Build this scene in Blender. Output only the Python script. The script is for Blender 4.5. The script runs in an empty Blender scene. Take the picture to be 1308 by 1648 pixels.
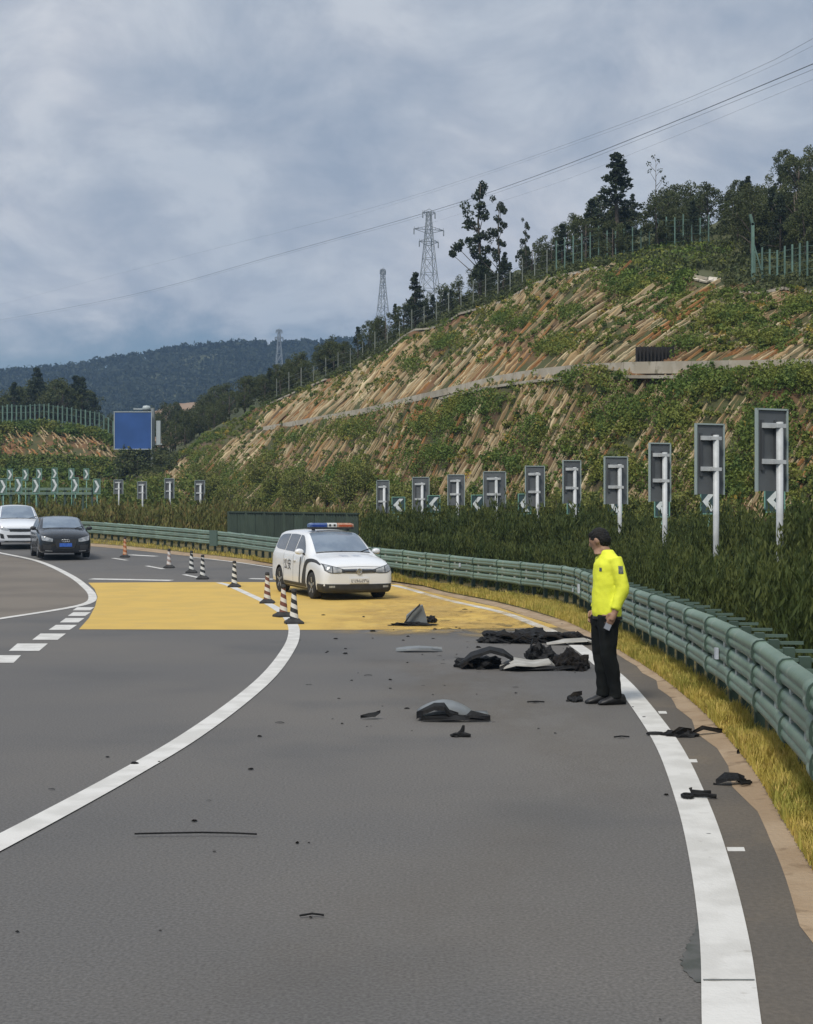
import bpy, bmesh, math, random
import numpy as np
from mathutils import Vector, Matrix, Quaternion, noise as mnoise
from mathutils.bvhtree import BVHTree

# ------------------------------------------------------------------ camera, sky, sun, exposure
scene = bpy.context.scene
C = scene.collection
F, CX, HY, H = 2300.0, 654.0, 850.0, 1.74      # photo pixels, eye height in metres
W0, H0 = 1308.0, 1648.0
R = math.radians

cam_d = bpy.data.cameras.new('camera')
cam = bpy.data.objects.new('camera', cam_d); C.objects.link(cam)
cam_d.sensor_fit = 'HORIZONTAL'; cam_d.sensor_width = 36.0
cam_d.lens = 36.0 * F / W0
cam_d.shift_y = (HY - H0 / 2) / W0
cam_d.clip_start = 0.1; cam_d.clip_end = 6000
cam.location = (0, 0, H); cam.rotation_euler = (R(90), 0, 0)
scene.camera = cam

SUN_EL, SUN_AZ = R(52), R(205)        # azimuth clockwise from +Y: behind the camera, a little to the left
world = bpy.data.worlds.new('World'); scene.world = world; world.use_nodes = True
def build_world():
    nt = world.node_tree; N = nt.nodes; L = nt.links
    N.clear()
    out = N.new('ShaderNodeOutputWorld'); bg = N.new('ShaderNodeBackground')
    sky = N.new('ShaderNodeTexSky'); sky.sky_type = 'NISHITA'; sky.sun_disc = False
    sky.sun_elevation = SUN_EL; sky.sun_rotation = SUN_AZ; sky.air_density = 1.0; sky.dust_density = 0.4; sky.ozone_density = 3.0
    tc = N.new('ShaderNodeTexCoord')
    sep = N.new('ShaderNodeSeparateXYZ'); L.new(tc.outputs['Generated'], sep.inputs[0])
    # flatten the cloud layer: direction / (z + k)
    zk = N.new('ShaderNodeMath'); zk.operation = 'ADD'; zk.inputs[1].default_value = 0.50; L.new(sep.outputs['Z'], zk.inputs[0])
    zm = N.new('ShaderNodeMath'); zm.operation = 'MAXIMUM'; zm.inputs[1].default_value = 0.05; L.new(zk.outputs[0], zm.inputs[0])
    dv = N.new('ShaderNodeVectorMath'); dv.operation = 'DIVIDE'
    cb = N.new('ShaderNodeCombineXYZ')
    for i in range(3): L.new(zm.outputs[0], cb.inputs[i])
    L.new(tc.outputs['Generated'], dv.inputs[0]); L.new(cb.outputs[0], dv.inputs[1])
    mp = N.new('ShaderNodeMapping'); mp.inputs['Location'].default_value = (1.81, -7.5, -1.83); L.new(dv.outputs[0], mp.inputs[0])
    def nz(scale, detail, rough, dist=0.0):
        n = N.new('ShaderNodeTexNoise'); n.inputs['Scale'].default_value = scale; n.inputs['Detail'].default_value = detail
        n.inputs['Roughness'].default_value = rough; n.inputs['Distortion'].default_value = dist
        L.new(mp.outputs[0], n.inputs['Vector']); return n
    def ramp(src, stops):
        r = N.new('ShaderNodeValToRGB'); e = r.color_ramp.elements
        while len(e) < len(stops): e.new(0.5)
        for k, (p, c) in enumerate(stops):
            e[k].position = p; e[k].color = (c[0], c[1], c[2], 1) if len(c) == 3 else c
        L.new(src, r.inputs[0]); return r
    n1 = nz(2.6, 7, 0.5, 0.2); n2 = nz(7.0, 9, 0.6, 0.35)
    # grey-lilac cloud body with lighter billows
    body = ramp(n1.outputs['Fac'], [(0.37, (0.415, 0.472, 0.560)), (0.49, (0.490, 0.532, 0.605)), (0.62, (0.620, 0.638, 0.690))])
    bill = ramp(n2.outputs['Fac'], [(0.36, (0.79, 0.83, 0.88)), (0.50, (1.0, 1.0, 1.0)), (0.62, (1.22, 1.19, 1.14))])
    mul = N.new('ShaderNodeMixRGB'); mul.blend_type = 'MULTIPLY'; mul.inputs[0].default_value = 1.0
    L.new(body.outputs[0], mul.inputs[1]); L.new(bill.outputs[0], mul.inputs[2])
    # overcast layer gets brighter towards the zenith, thinner (bluer) low over the horizon
    zr = N.new('ShaderNodeMapRange'); zr.inputs['From Min'].default_value = 0.34; zr.inputs['From Max'].default_value = 1.0
    zr.inputs['To Min'].default_value = 1.0; zr.inputs['To Max'].default_value = 1.4; L.new(sep.outputs['Z'], zr.inputs['Value'])
    br = N.new('ShaderNodeVectorMath'); br.operation = 'SCALE'; L.new(mul.outputs[0], br.inputs[0]); L.new(zr.outputs[0], br.inputs['Scale'])
    sc = N.new('ShaderNodeVectorMath'); sc.operation = 'SCALE'; sc.inputs['Scale'].default_value = 0.06; L.new(sky.outputs[0], sc.inputs[0])
    hz = N.new('ShaderNodeMapRange'); hz.inputs['From Min'].default_value = 0.105; hz.inputs['From Max'].default_value = 0.160
    hz.inputs['To Min'].default_value = 0.06; hz.inputs['To Max'].default_value = 1.0; hz.interpolation_type = 'SMOOTHSTEP'
    # break the lower edge of the cloud layer with noise
    za = N.new('ShaderNodeMath'); za.operation = 'MULTIPLY_ADD'; za.inputs[1].default_value = 0.10; 
    sb = N.new('ShaderNodeMath'); sb.operation = 'SUBTRACT'; sb.inputs[1].default_value = 0.5; L.new(n2.outputs['Fac'], sb.inputs[0])
    L.new(sb.outputs[0], za.inputs[0]); L.new(sep.outputs['Z'], za.inputs[2]); L.new(za.outputs[0], hz.inputs['Value'])
    mix = N.new('ShaderNodeMixRGB'); L.new(hz.outputs[0], mix.inputs[0]); L.new(sc.outputs[0], mix.inputs[1]); L.new(br.outputs[0], mix.inputs[2])
    L.new(mix.outputs[0], bg.inputs['Color']); bg.inputs['Strength'].default_value = 1.0
    L.new(bg.outputs[0], out.inputs[0])
build_world()

sun_d = bpy.data.lights.new('sun', 'SUN'); sun_d.energy = 3.0; sun_d.angle = R(14); sun_d.color = (1.0, 0.94, 0.85)
sun = bpy.data.objects.new('sun', sun_d); C.objects.link(sun)
sdir = Vector((math.sin(SUN_AZ) * math.cos(SUN_EL), math.cos(SUN_AZ) * math.cos(SUN_EL), math.sin(SUN_EL)))
sun.rotation_euler = sdir.to_track_quat('Z', 'Y').to_euler(); sun.location = (0, -20, 40)

vs = scene.view_settings
vs.view_transform = 'Standard'; vs.look = 'None'; vs.exposure = 0.0; vs.gamma = 1.0; vs.use_curve_mapping = False
scene.render.engine = 'CYCLES'
scene.cycles.use_denoising = True
scene.cycles.max_bounces = 6; scene.cycles.volume_bounces = 0
scene.cycles.transparent_max_bounces = 8

# ------------------------------------------------------------------ pixel helpers
def gz(Y):
    """height of the carriageway: level near the camera, then a gentle climb"""
    Y = np.asarray(Y, float)
    t = np.clip(Y - 30, 0, 10)
    return 0.00175 * t * t + 0.035 * np.clip(Y - 40, 0, 50)
def P(px, py, D): return np.array([(px - CX) / F * D, D, H - (py - HY) / F * D])
def G(px, py, dz=0.0):
    """where the ray through a photo pixel meets the carriageway"""
    k = (py - HY) / F
    a = 1.5
    f = lambda D: H - k * D - float(gz(D)) - dz
    while f(a) > 0 and a < 400: a += 0.5
    lo, hi = a - 0.5, a
    for _ in range(30):
        m = 0.5 * (lo + hi)
        if f(m) > 0: lo = m
        else: hi = m
    return np.array([(px - CX) / F * lo, lo, float(gz(lo)) + dz])

# ------------------------------------------------------------------ materials
MATS = {}
def srgb(r, g, b):
    def c(v):
        v /= 255.0
        return v / 12.92 if v <= 0.04045 else ((v + 0.055) / 1.055) ** 2.4
    return (c(r), c(g), c(b))
def mat(name, c1, c2=None, scale=4.0, rough=0.7, metal=0.0, bump=0.0, bscale=None, c3=None, scale3=None, detail=5.0,
        lo=0.38, hi=0.62, lo3=0.5, hi3=0.62, rnd=0.0, spec=0.5, coat=0.0, stretch=None, transl=0.0, speck=0.0, sscale=120.0):
    if name in MATS: return MATS[name]
    m = bpy.data.materials.new(name); m.use_nodes = True
    nt = m.node_tree; N = nt.nodes; L = nt.links
    b = N['Principled BSDF']
    b.inputs['Roughness'].default_value = rough; b.inputs['Metallic'].default_value = metal
    b.inputs['Specular IOR Level'].default_value = spec
    b.inputs['Coat Weight'].default_value = coat
    tc = N.new('ShaderNodeTexCoord'); vec = tc.outputs['Object']
    if stretch:
        mp = N.new('ShaderNodeMapping'); mp.inputs['Scale'].default_value = stretch
        L.new(vec, mp.inputs[0]); vec = mp.outputs[0]
    def noise(s, d=detail):
        n = N.new('ShaderNodeTexNoise'); n.inputs['Scale'].default_value = s; n.inputs['Detail'].default_value = d
        L.new(vec, n.inputs['Vector']); return n
    def rng(src, a, bb):
        r = N.new('ShaderNodeMapRange'); r.inputs['From Min'].default_value = a; r.inputs['From Max'].default_value = bb
        r.interpolation_type = 'SMOOTHSTEP'; L.new(src, r.inputs['Value']); return r.outputs[0]
    col = None
    if c2 is not None:
        mx = N.new('ShaderNodeMixRGB'); mx.inputs[1].default_value = (*c1, 1); mx.inputs[2].default_value = (*c2, 1)
        L.new(rng(noise(scale).outputs['Fac'], lo, hi), mx.inputs[0]); col = mx.outputs[0]
        if c3 is not None:
            m3 = N.new('ShaderNodeMixRGB'); L.new(col, m3.inputs[1]); m3.inputs[2].default_value = (*c3, 1)
            L.new(rng(noise(scale3 or scale * 3).outputs['Fac'], lo3, hi3), m3.inputs[0]); col = m3.outputs[0]
    if rnd > 0:
        oi = N.new('ShaderNodeObjectInfo'); hs = N.new('ShaderNodeHueSaturation')
        mr = N.new('ShaderNodeMapRange'); mr.inputs['To Min'].default_value = 1 - rnd; mr.inputs['To Max'].default_value = 1 + rnd
        L.new(oi.outputs['Random'], mr.inputs['Value']); L.new(mr.outputs[0], hs.inputs['Value'])
        if col is not None: L.new(col, hs.inputs['Color'])
        else: hs.inputs['Color'].default_value = (*c1, 1)
        col = hs.outputs[0]
    if speck > 0 and col is not None:
        hv = N.new('ShaderNodeHueSaturation'); mr = N.new('ShaderNodeMapRange'); mr.inputs['From Min'].default_value = .3; mr.inputs['From Max'].default_value = .7
        mr.inputs['To Min'].default_value = 1 - speck; mr.inputs['To Max'].default_value = 1 + speck
        L.new(noise(sscale, 3).outputs['Fac'], mr.inputs['Value']); L.new(mr.outputs[0], hv.inputs['Value']); L.new(col, hv.inputs['Color']); col = hv.outputs[0]
    if col is not None: L.new(col, b.inputs['Base Color'])
    else: b.inputs['Base Color'].default_value = (*c1, 1)
    if bump > 0:
        bp = N.new('ShaderNodeBump'); bp.inputs['Strength'].default_value = min(1.0, bump); bp.inputs['Distance'].default_value = 0.02
        L.new(noise(bscale or scale * 4, 4).outputs['Fac'], bp.inputs['Height']); L.new(bp.outputs[0], b.inputs['Normal'])
    if transl > 0:
        tr = N.new('ShaderNodeBsdfTranslucent'); mxs = N.new('ShaderNodeMixShader'); mxs.inputs[0].default_value = transl
        if col is not None: L.new(col, tr.inputs['Color'])
        else: tr.inputs['Color'].default_value = (*c1, 1)
        L.new(b.outputs[0], mxs.inputs[1]); L.new(tr.outputs[0], mxs.inputs[2])
        L.new(mxs.outputs[0], N['Material Output'].inputs['Surface'])
    MATS[name] = m
    return m
def leafmat(name, cols, rnd=0.15, scale=1.2):
    return mat(name, cols[0], cols[1], scale=scale, rough=0.75, c3=cols[2], scale3=scale * 6, rnd=rnd, spec=0.25, transl=0.25, lo=0.35, hi=0.65)

# ------------------------------------------------------------------ mesh helpers
def link(name, me, m=None, parent=None, loc=None):
    o = bpy.data.objects.new(name, me); C.objects.link(o)
    if m is not None and len(me.materials) == 0: me.materials.append(m)
    if parent is not None: o.parent = parent
    if loc is not None: o.location = loc
    return o
def props(o, label=None, cat=None, group=None, kind=None):
    if label: o['label'] = label
    if cat: o['category'] = cat
    if group: o['group'] = group
    if kind: o['kind'] = kind
    return o
def thing(name, label, cat, loc=(0, 0, 0), rz=0.0, group=None):
    o = bpy.data.objects.new(name, None); C.objects.link(o)
    o.empty_display_size = 0.2
    o.location = tuple(float(v) for v in loc); o.rotation_euler = (0, 0, rz)
    return props(o, label, cat, group)
def copy_tree(o, parent=None):
    c = o.copy(); C.objects.link(c)
    if parent is not None: c.parent = parent
    for ch in o.children: copy_tree(ch, c)
    return c
def npmesh(name, verts, faces, mats=None, smooth=False):
    """fast mesh from arrays; faces all of one size"""
    verts = np.asarray(verts, np.float32); faces = np.asarray(faces, np.int32)
    me = bpy.data.meshes.new(name)
    nv, nf, k = len(verts), len(faces), faces.shape[1]
    me.vertices.add(nv); me.vertices.foreach_set('co', verts.ravel())
    me.loops.add(nf * k); me.loops.foreach_set('vertex_index', faces.ravel())
    me.polygons.add(nf); me.polygons.foreach_set('loop_start', np.arange(nf, dtype=np.int32) * k)
    try: me.polygons.foreach_set('loop_total', np.full(nf, k, np.int32))
    except Exception: pass
    if smooth: me.polygons.foreach_set('use_smooth', np.ones(nf, bool))
    me.update(calc_edges=True); me.validate()
    for m in (mats or []): me.materials.append(m)
    return me

class MB:
    """collects shapes, then becomes ONE mesh object"""
    def __init__(s): s.v = []; s.f = []
    def add(s, vs, fs):
        n = len(s.v); s.v += [tuple(float(c) for c in v) for v in vs]; s.f += [tuple(i + n for i in f) for f in fs]; return s
    def box(s, c, d, rot=None):
        x, y, z = d[0] / 2, d[1] / 2, d[2] / 2
        pts = [Vector((sx * x, sy * y, sz * z)) for sz in (-1, 1) for sy in (-1, 1) for sx in (-1, 1)]
        if rot is not None: pts = [rot @ p for p in pts]
        c = Vector(tuple(float(q) for q in c))
        return s.add([p + c for p in pts], [(0, 2, 3, 1), (4, 5, 7, 6), (0, 1, 5, 4), (2, 6, 7, 3), (0, 4, 6, 2), (1, 3, 7, 5)])
    def bar(s, a, b, w, h=None, up=(0, 0, 1)):
        a = Vector(tuple(map(float, a))); b = Vector(tuple(map(float, b))); d = b - a
        x = d.normalized(); u = Vector(up)
        if abs(x.dot(u)) > 0.98: u = Vector((1, 0, 0))
        y = u.cross(x).normalized(); z = x.cross(y)
        M = Matrix((x, y, z)).transposed()
        return s.box((a + b) / 2, (d.length, w, h or w), M)
    def tube(s, pts, r, n=8, cap=True):
        pts = [Vector(tuple(map(float, p))) for p in pts]
        rs = r if isinstance(r, (list, tuple)) else [r] * len(pts)
        rings = []; base = len(s.v)
        prev = None
        for i, p in enumerate(pts):
            d = (pts[min(i + 1, len(pts) - 1)] - pts[max(i - 1, 0)])
            d = d.normalized() if d.length > 1e-9 else Vector((0, 0, 1))
            if prev is None:
                u = Vector((0, 0, 1)) if abs(d.z) < 0.9 else Vector((1, 0, 0))
            else: u = prev
            y = d.cross(u); y = y.normalized() if y.length > 1e-6 else d.orthogonal().normalized()
            u2 = y.cross(d); prev = u2
            for k in range(n):
                a = 2 * math.pi * k / n
                s.v.append(tuple(p + (u2 * math.cos(a) + y * math.sin(a)) * rs[i]))
        for i in range(len(pts) - 1):
            for k in range(n):
                a0 = base + i * n + k; a1 = base + i * n + (k + 1) % n
                s.f.append((a0, a1, a1 + n, a0 + n))
        if cap:
            s.f.append(tuple(base + k for k in range(n))[::-1]); e = base + (len(pts) - 1) * n
            s.f.append(tuple(e + k for k in range(n)))
        return s
    def lathe(s, prof, n=24, axis='z', c=(0, 0, 0)):
        base = len(s.v)
        for (r, h) in prof:
            for k in range(n):
                a = 2 * math.pi * k / n
                q = (r * math.cos(a), r * math.sin(a), h)
                if axis == 'y': q = (q[0], h, q[1])
                if axis == 'x': q = (h, q[0], q[1])
                s.v.append((q[0] + c[0], q[1] + c[1], q[2] + c[2]))
        for i in range(len(prof) - 1):
            for k in range(n):
                a0 = base + i * n + k; a1 = base + i * n + (k + 1) % n
                s.f.append((a0, a1, a1 + n, a0 + n))
        s.f.append(tuple(base + k for k in range(n))[::-1]); e = base + (len(prof) - 1) * n
        s.f.append(tuple(e + k for k in range(n)))
        return s
    def loft(s, rings, cap=True):
        base = len(s.v); n = len(rings[0])
        for r in rings: s.v += [tuple(float(c) for c in p) for p in r]
        for i in range(len(rings) - 1):
            for k in range(n):
                a0 = base + i * n + k; a1 = base + i * n + (k + 1) % n
                s.f.append((a0, a1, a1 + n, a0 + n))
        if cap:
            s.f.append(tuple(base + k for k in range(n))[::-1]); e = base + (len(rings) - 1) * n
            s.f.append(tuple(e + k for k in range(n)))
        return s
    def prism(s, poly, d, origin=(0, 0, 0), ax=(1, 0, 0), ay=(0, 0, 1)):
        """2-D polygon extruded by vector d"""
        o = Vector(origin); ax = Vector(ax); ay = Vector(ay); d = Vector(d); n = len(poly)
        a = [o + ax * p[0] + ay * p[1] for p in poly]; b = [p + d for p in a]
        fs = [tuple(range(n)), tuple(range(2 * n - 1, n - 1, -1))] + [(i, n + i, n + (i + 1) % n, (i + 1) % n) for i in range(n)]
        return s.add(a + b, fs)
    def mesh(s, name, m=None, smooth=False, fix=True):
        me = bpy.data.meshes.new(name); me.from_pydata(s.v, [], s.f); me.update()
        if fix:
            bm = bmesh.new(); bm.from_mesh(me); bmesh.ops.recalc_face_normals(bm, faces=bm.faces); bm.to_mesh(me); bm.free()
        if smooth:
            for p in me.polygons: p.use_smooth = True
        if m: me.materials.append(m)
        return me
    def build(s, name, m, parent=None, smooth=False, off=None, fix=True):
        if off is not None:
            s.v = [(x - off[0], y - off[1], z - off[2]) for (x, y, z) in s.v]
        return link(name, s.mesh(name, m, smooth, fix), None, parent)

def polyline(pts, n):
    """resample a polyline (Catmull-Rom) to n points"""
    P_ = [np.asarray(p, float) for p in pts]
    P_ = [2 * P_[0] - P_[1]] + P_ + [2 * P_[-1] - P_[-2]]
    out = []
    for i in range(1, len(P_) - 2):
        for k in range(12):
            t = k / 12.0; a, b, c, d = P_[i - 1:i + 3]
            out.append(0.5 * ((2 * b) + (c - a) * t + (2 * a - 5 * b + 4 * c - d) * t * t + (3 * b - a - 3 * c + d) * t ** 3))
    out.append(P_[-2]); out = np.array(out)
    s = np.concatenate([[0], np.cumsum(np.linalg.norm(np.diff(out, axis=0), axis=1))])
    q = np.linspace(0, s[-1], n)
    return np.stack([np.interp(q, s, out[:, k]) for k in range(out.shape[1])], 1)

# ------------------------------------------------------------------ the road and its markings
M_asph = mat('asphalt', (0.110, 0.107, 0.104), (0.132, 0.124, 0.114), scale=0.13, rough=0.85, bump=0.2, bscale=90, c3=(0.095, 0.094, 0.093), scale3=0.33, lo3=0.48, hi3=0.70, spec=0.3, speck=.26, sscale=60)
M_line = mat('road_paint', (0.62, 0.61, 0.58), (0.52, 0.51, 0.48), scale=3.0, rough=0.7, bump=0.2, bscale=60, c3=(0.36, 0.34, 0.31), scale3=9, lo3=0.63, hi3=0.80)
M_yel = mat('yellow_surfacing', (0.56, 0.375, 0.085), (0.51, 0.345, 0.082), scale=1.1, rough=0.85, bump=0.3, bscale=60, c3=(0.48, 0.34, 0.12), scale3=2.2, lo3=0.55, hi3=0.8)
M_gore = mat('worn_asphalt', (0.135, 0.117, 0.097), (0.165, 0.143, 0.117), scale=0.4, rough=0.9, bump=0.3, bscale=70)
M_dirt = mat('sandy_gutter', (0.30, 0.215, 0.135), (0.36, 0.27, 0.18), scale=1.6, rough=0.95, bump=0.5, bscale=25, c3=(0.20, 0.14, 0.085), scale3=5, lo3=0.55, hi3=0.7)
M_verge = mat('verge_soil', (0.10, 0.085, 0.035), (0.14, 0.115, 0.04), scale=2.0, rough=0.95, bump=0.5, bscale=12)
M_field = mat('scrub_ground', (0.06, 0.07, 0.028), (0.09, 0.085, 0.035), scale=0.6, rough=0.95, c3=(0.12, 0.085, 0.045), scale3=1.5)

# right edge of the asphalt and both edges of the sandy gutter, from the near end to the far bend
px_in = [(1420, 1800), (1308, 1500), (1250, 1370), (1200, 1290), (1140, 1200), (1080, 1122), (1010, 1067), (945, 1030), (880, 1003), (800, 977), (720, 960), (640, 940), (560, 927), (400, 907), (200, 884), (60, 874), (-120, 868)]
px_out = [(1480, 1600), (1308, 1345), (1260, 1275), (1200, 1205), (1130, 1140), (1060, 1085), (1000, 1048), (945, 1016), (880, 992), (800, 971), (720, 955), (640, 934), (560, 922), (400, 902), (200, 880), (60, 871), (-120, 866)]
E_in = np.array([G(*p) for p in px_in]); E_out = np.array([G(*p) for p in px_out])
NY = 260
Yg = np.concatenate([np.linspace(-3, 2.5, 8), np.linspace(2.6, 75, NY)])
def edge_x(E, y):
    o = np.argsort(E[:, 1]); e = E[o]
    # extrapolate at the near end along the first segment
    s0 = (e[1, 0] - e[0, 0]) / (e[1, 1] - e[0, 1])
    x = np.interp(y, e[:, 1], e[:, 0])
    return np.where(y < e[0, 1], e[0, 0] + s0 * (y - e[0, 1]) , x)
def smooth_edge(E):
    q = polyline(E, 300)
    return edge_x(q, Yg)
Xin, Xout = smooth_edge(E_in), smooth_edge(E_out)
def strip_grid(name, cols, m, rows=None, kind='structure', smooth=True):
    """cols: list of (X array, dz array or number) across the strip, all over the stations Yg"""
    n = len(Yg); vs = []
    for (x, dz) in cols:
        x = np.broadcast_to(np.asarray(x, float), (n,)); vs.append(np.stack([x, Yg, gz(Yg) + dz], 1))
    vs = np.concatenate(vs); k = len(cols)
    fs = [(c * n + i, (c + 1) * n + i, (c + 1) * n + i + 1, c * n + i + 1) for c in range(k - 1) for i in range(n - 1)]
    o = link(name, npmesh(name, vs, fs, [m], smooth))
    return props(o, kind=kind)
rise = np.interp(Yg, [0, 22, 30, 80], [0.0, 0.0, 0.05, 0.05])
xl = np.full_like(Yg, -60.0)
strip_grid('road', [(xl * (1 - t) + (Xin + 0.14) * t, 0.0) for t in np.linspace(0, 1, 14)], M_asph)
np.random.seed(4)
wob = np.interp(np.arange(len(Yg)), np.arange(0, len(Yg), 3), np.random.uniform(-0.05, 0.05, len(np.arange(0, len(Yg), 3))))
M_should = mat('dusty_shoulder', (0.100, 0.088, 0.074), (0.125, 0.106, 0.084), scale=.5, rough=.9, bump=.25, bscale=90, c3=(0.155, 0.125, 0.09), scale3=1.6, lo3=.55, hi3=.8, speck=.15, sscale=40)
_el = polyline([G(*p) for p in [(1200, 1900), (1184, 1720), (1177, 1648), (1165, 1510), (1141, 1385), (1115, 1295), (1080, 1210), (1045, 1155), (1003, 1102), (970, 1072), (935, 1045), (900, 1023), (862, 1006), (800, 984), (720, 966), (664, 950), (632, 942)]], 200)
_xe = np.minimum(edge_x(_el, Yg), Xin)
strip_grid('shoulder', [(_xe, 0.003), (_xe * .5 + Xin * .5, 0.003), (Xin + .1, 0.003)], M_should)
strip_grid('gutter', [(Xin + wob, 0.006), (Xin * .65 + Xout * .35, 0.012), (Xin * .3 + Xout * .7, 0.02), (Xout + .05, 0.035)], M_dirt)
Yv = Yg
strip_grid('verge', [(Xout - 0.02 + wob * .6, 0.03), (Xout + 0.25, 0.05 + rise * .4), (Xout + 0.9, 0.06 + rise), (Xout + 3, 0.1 + rise), (Xout + 8, 0.2 + rise), (Xout + 30, 0.3 + rise)], M_verge)
# the ground as one sheet to the horizon, below the road
gx = np.concatenate([[-3000, -1200, -400, -150], np.linspace(-80, 80, 21), [150, 400, 1200, 3000]])
gy = np.concatenate([[-300, -60], np.linspace(-5, 110, 24), [160, 260, 500, 1000, 2000, 4000]])
vs_ = np.array([(x, y, float(gz(y)) - 0.25) for y in gy for x in gx]); nx = len(gx)
fs_ = [(j * nx + i, j * nx + i + 1, (j + 1) * nx + i + 1, (j + 1) * nx + i) for j in range(len(gy) - 1) for i in range(nx - 1)]
props(link('ground', npmesh('ground', vs_, fs_, [M_field], True)), kind='structure')

def ground_poly(px, dz, m, name, sub=None):
    pts = [G(*p) for p in px]
    return ground_mesh([(p[0], p[1]) for p in pts], dz, m, name)
def ground_mesh(xy, dz, m, name):
    bm = bmesh.new(); vv = [bm.verts.new((x, y, 0)) for x, y in xy]
    bm.faces.new(vv); bmesh.ops.triangulate(bm, faces=bm.faces[:])
    bmesh.ops.subdivide_edges(bm, edges=[e for e in bm.edges if e.calc_length() > 1.0], cuts=3, use_grid_fill=True)
    bmesh.ops.triangulate(bm, faces=bm.faces[:])
    for _ in range(2):
        lg = [e for e in bm.edges if e.calc_length() > 1.6]
        if not lg: break
        bmesh.ops.subdivide_edges(bm, edges=lg, cuts=1); bmesh.ops.triangulate(bm, faces=bm.faces[:])
    for v in bm.verts: v.co.z = float(gz(v.co.y)) + dz
    bmesh.ops.recalc_face_normals(bm, faces=bm.faces)
    if sum(f.normal.z for f in bm.faces) < 0: bmesh.ops.reverse_faces(bm, faces=bm.faces)
    me = bpy.data.meshes.new(name); bm.to_mesh(me); bm.free()
    o = link(name, me, m); return props(o, kind='structure')
def ground_line(px, w, dz, m, name, n=120):
    """a painted stripe of constant (or given) width along a pixel polyline"""
    q = polyline([G(*p)[:2] for p in px], n)
    d = np.gradient(q, axis=0); d /= np.linalg.norm(d, axis=1)[:, None]
    nrm = np.stack([-d[:, 1], d[:, 0]], 1)
    ww = np.broadcast_to(np.asarray(w, float), (n,))[:, None] / 2
    a, b = q + nrm * ww, q - nrm * ww
    vs = [(p[0], p[1], float(gz(p[1])) + dz) for p in np.concatenate([a, b])]
    fs = [(n + i, n + i + 1, i + 1, i) for i in range(n - 1)]
    me = npmesh(name, vs, fs, [m]); bm = bmesh.new(); bm.from_mesh(me)
    bmesh.ops.recalc_face_normals(bm, faces=bm.faces)
    if sum(f.normal.z for f in bm.faces) < 0: bmesh.ops.reverse_faces(bm, faces=bm.faces)
    bm.to_mesh(me); bm.free()
    return props(link(name, me), kind='structure')

Z1, Z2, Z3 = 0.004, 0.008, 0.012
# yellow anti-skid surfacing across the lanes
yl = [(142, 938), (152, 948), (157, 960), (153, 976), (143, 995), (127, 1013), (300, 1013.5), (480, 1014), (700, 1013), (880, 1010), (908, 1010), (880, 1003), (800, 977), (720, 960), (640, 940), (560, 937), (300, 937)]
ground_poly(yl, Z1, M_yel, 'yellow_surfacing')
# worn gore nose between the two carriageways
ground_poly([(-300, 868), (-100, 874), (0, 892), (60, 905), (110, 926), (140, 948), (150, 962), (140, 972), (90, 982), (0, 997), (-120, 1015), (-400, 1060)], Z1, M_gore, 'gore_area')
ground_line([(-100, 873), (-30, 884), (0, 890), (60, 903), (110, 925), (140, 947), (149, 962), (138, 972), (90, 982), (0, 996), (-120, 1015)], 0.2, Z2, M_line, 'gore_line')
# left lane line, right edge line
ground_line([(-180, 1450), (-60, 1388), (0, 1357), (100, 1304), (200, 1249), (300, 1190), (380, 1133), (430, 1090), (458, 1055), (472, 1027), (470, 1004), (450, 983), (418, 965), (372, 944), (352, 938)], 0.19, Z2, M_line, 'lane_line')
for (a, b) in (((296, 925), (320, 930)), ((236, 911), (263, 916)), ((182, 898.5), (204, 902))):
    ground_line([a, ((a[0] + b[0]) / 2, (a[1] + b[1]) / 2), b], 0.16, Z2, M_line, 'lane_dash', 12)
ground_line([(1200, 1900), (1184, 1720), (1177, 1648), (1165, 1510), (1141, 1385), (1115, 1295), (1080, 1210), (1045, 1155), (1003, 1102), (970, 1072), (935, 1045), (900, 1023), (862, 1006), (800, 984), (720, 966), (664, 950), (632, 942)], 0.205, Z2, M_line, 'edge_line', 200)
ground_line([(560, 930), (500, 922), (440, 914), (380, 905), (310, 897)], 0.13, Z2, M_line, 'edge_line')
ground_line([(252, 895.5), (232, 894.5), (208, 893)], 0.35, Z2, M_line, 'edge_dash', 12)
ground_line([(146, 932), (200, 933), (276, 934.5)], 0.42, Z2, M_line, 'stop_bar', 20)
ground_line([(402, 931.5), (420, 932), (440, 932.5)], 0.3, Z2, M_line, 'stop_bar', 12)
# short cross ticks outside the edge line
for (x, y, w, h) in ((1066, 1147, 15, 4), (1112, 1225, 21, 5), (1184, 1367.5, 30, 6.5)):
    ground_poly([(x - w / 2, y - h / 2), (x + w / 2 - 2, y - h / 2), (x + w / 2, y + h / 2), (x - w / 2 + 2, y + h / 2)], Z1, M_line, 'edge_tick')
# joint across the near end of the edge line
ground_poly([(1131, 1580.2), (1214, 1580.2), (1214, 1581.6), (1131, 1581.6)], Z3, mat('line_joint', (0.12, 0.13, 0.12), rough=.9), 'paint_joint')
# block dashes in front of the gore
for (x0, x1, y0, y1, sk) in ((-12, 34, 1055, 1067, 12), (14, 77, 1036, 1048, 14), (52, 106, 1020, 1030, 13), (78, 124, 1006, 1014, 12), (96, 136, 995, 1002, 10), (109, 146, 985.5, 991.5, 9), (117, 152, 977.5, 982.5, 7)):
    ground_poly([(x0 + sk, y0), (x1, y0), (x1 - sk, y1), (x0, y1)], Z1 + 0.001, M_line, 'block_dash')
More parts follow.
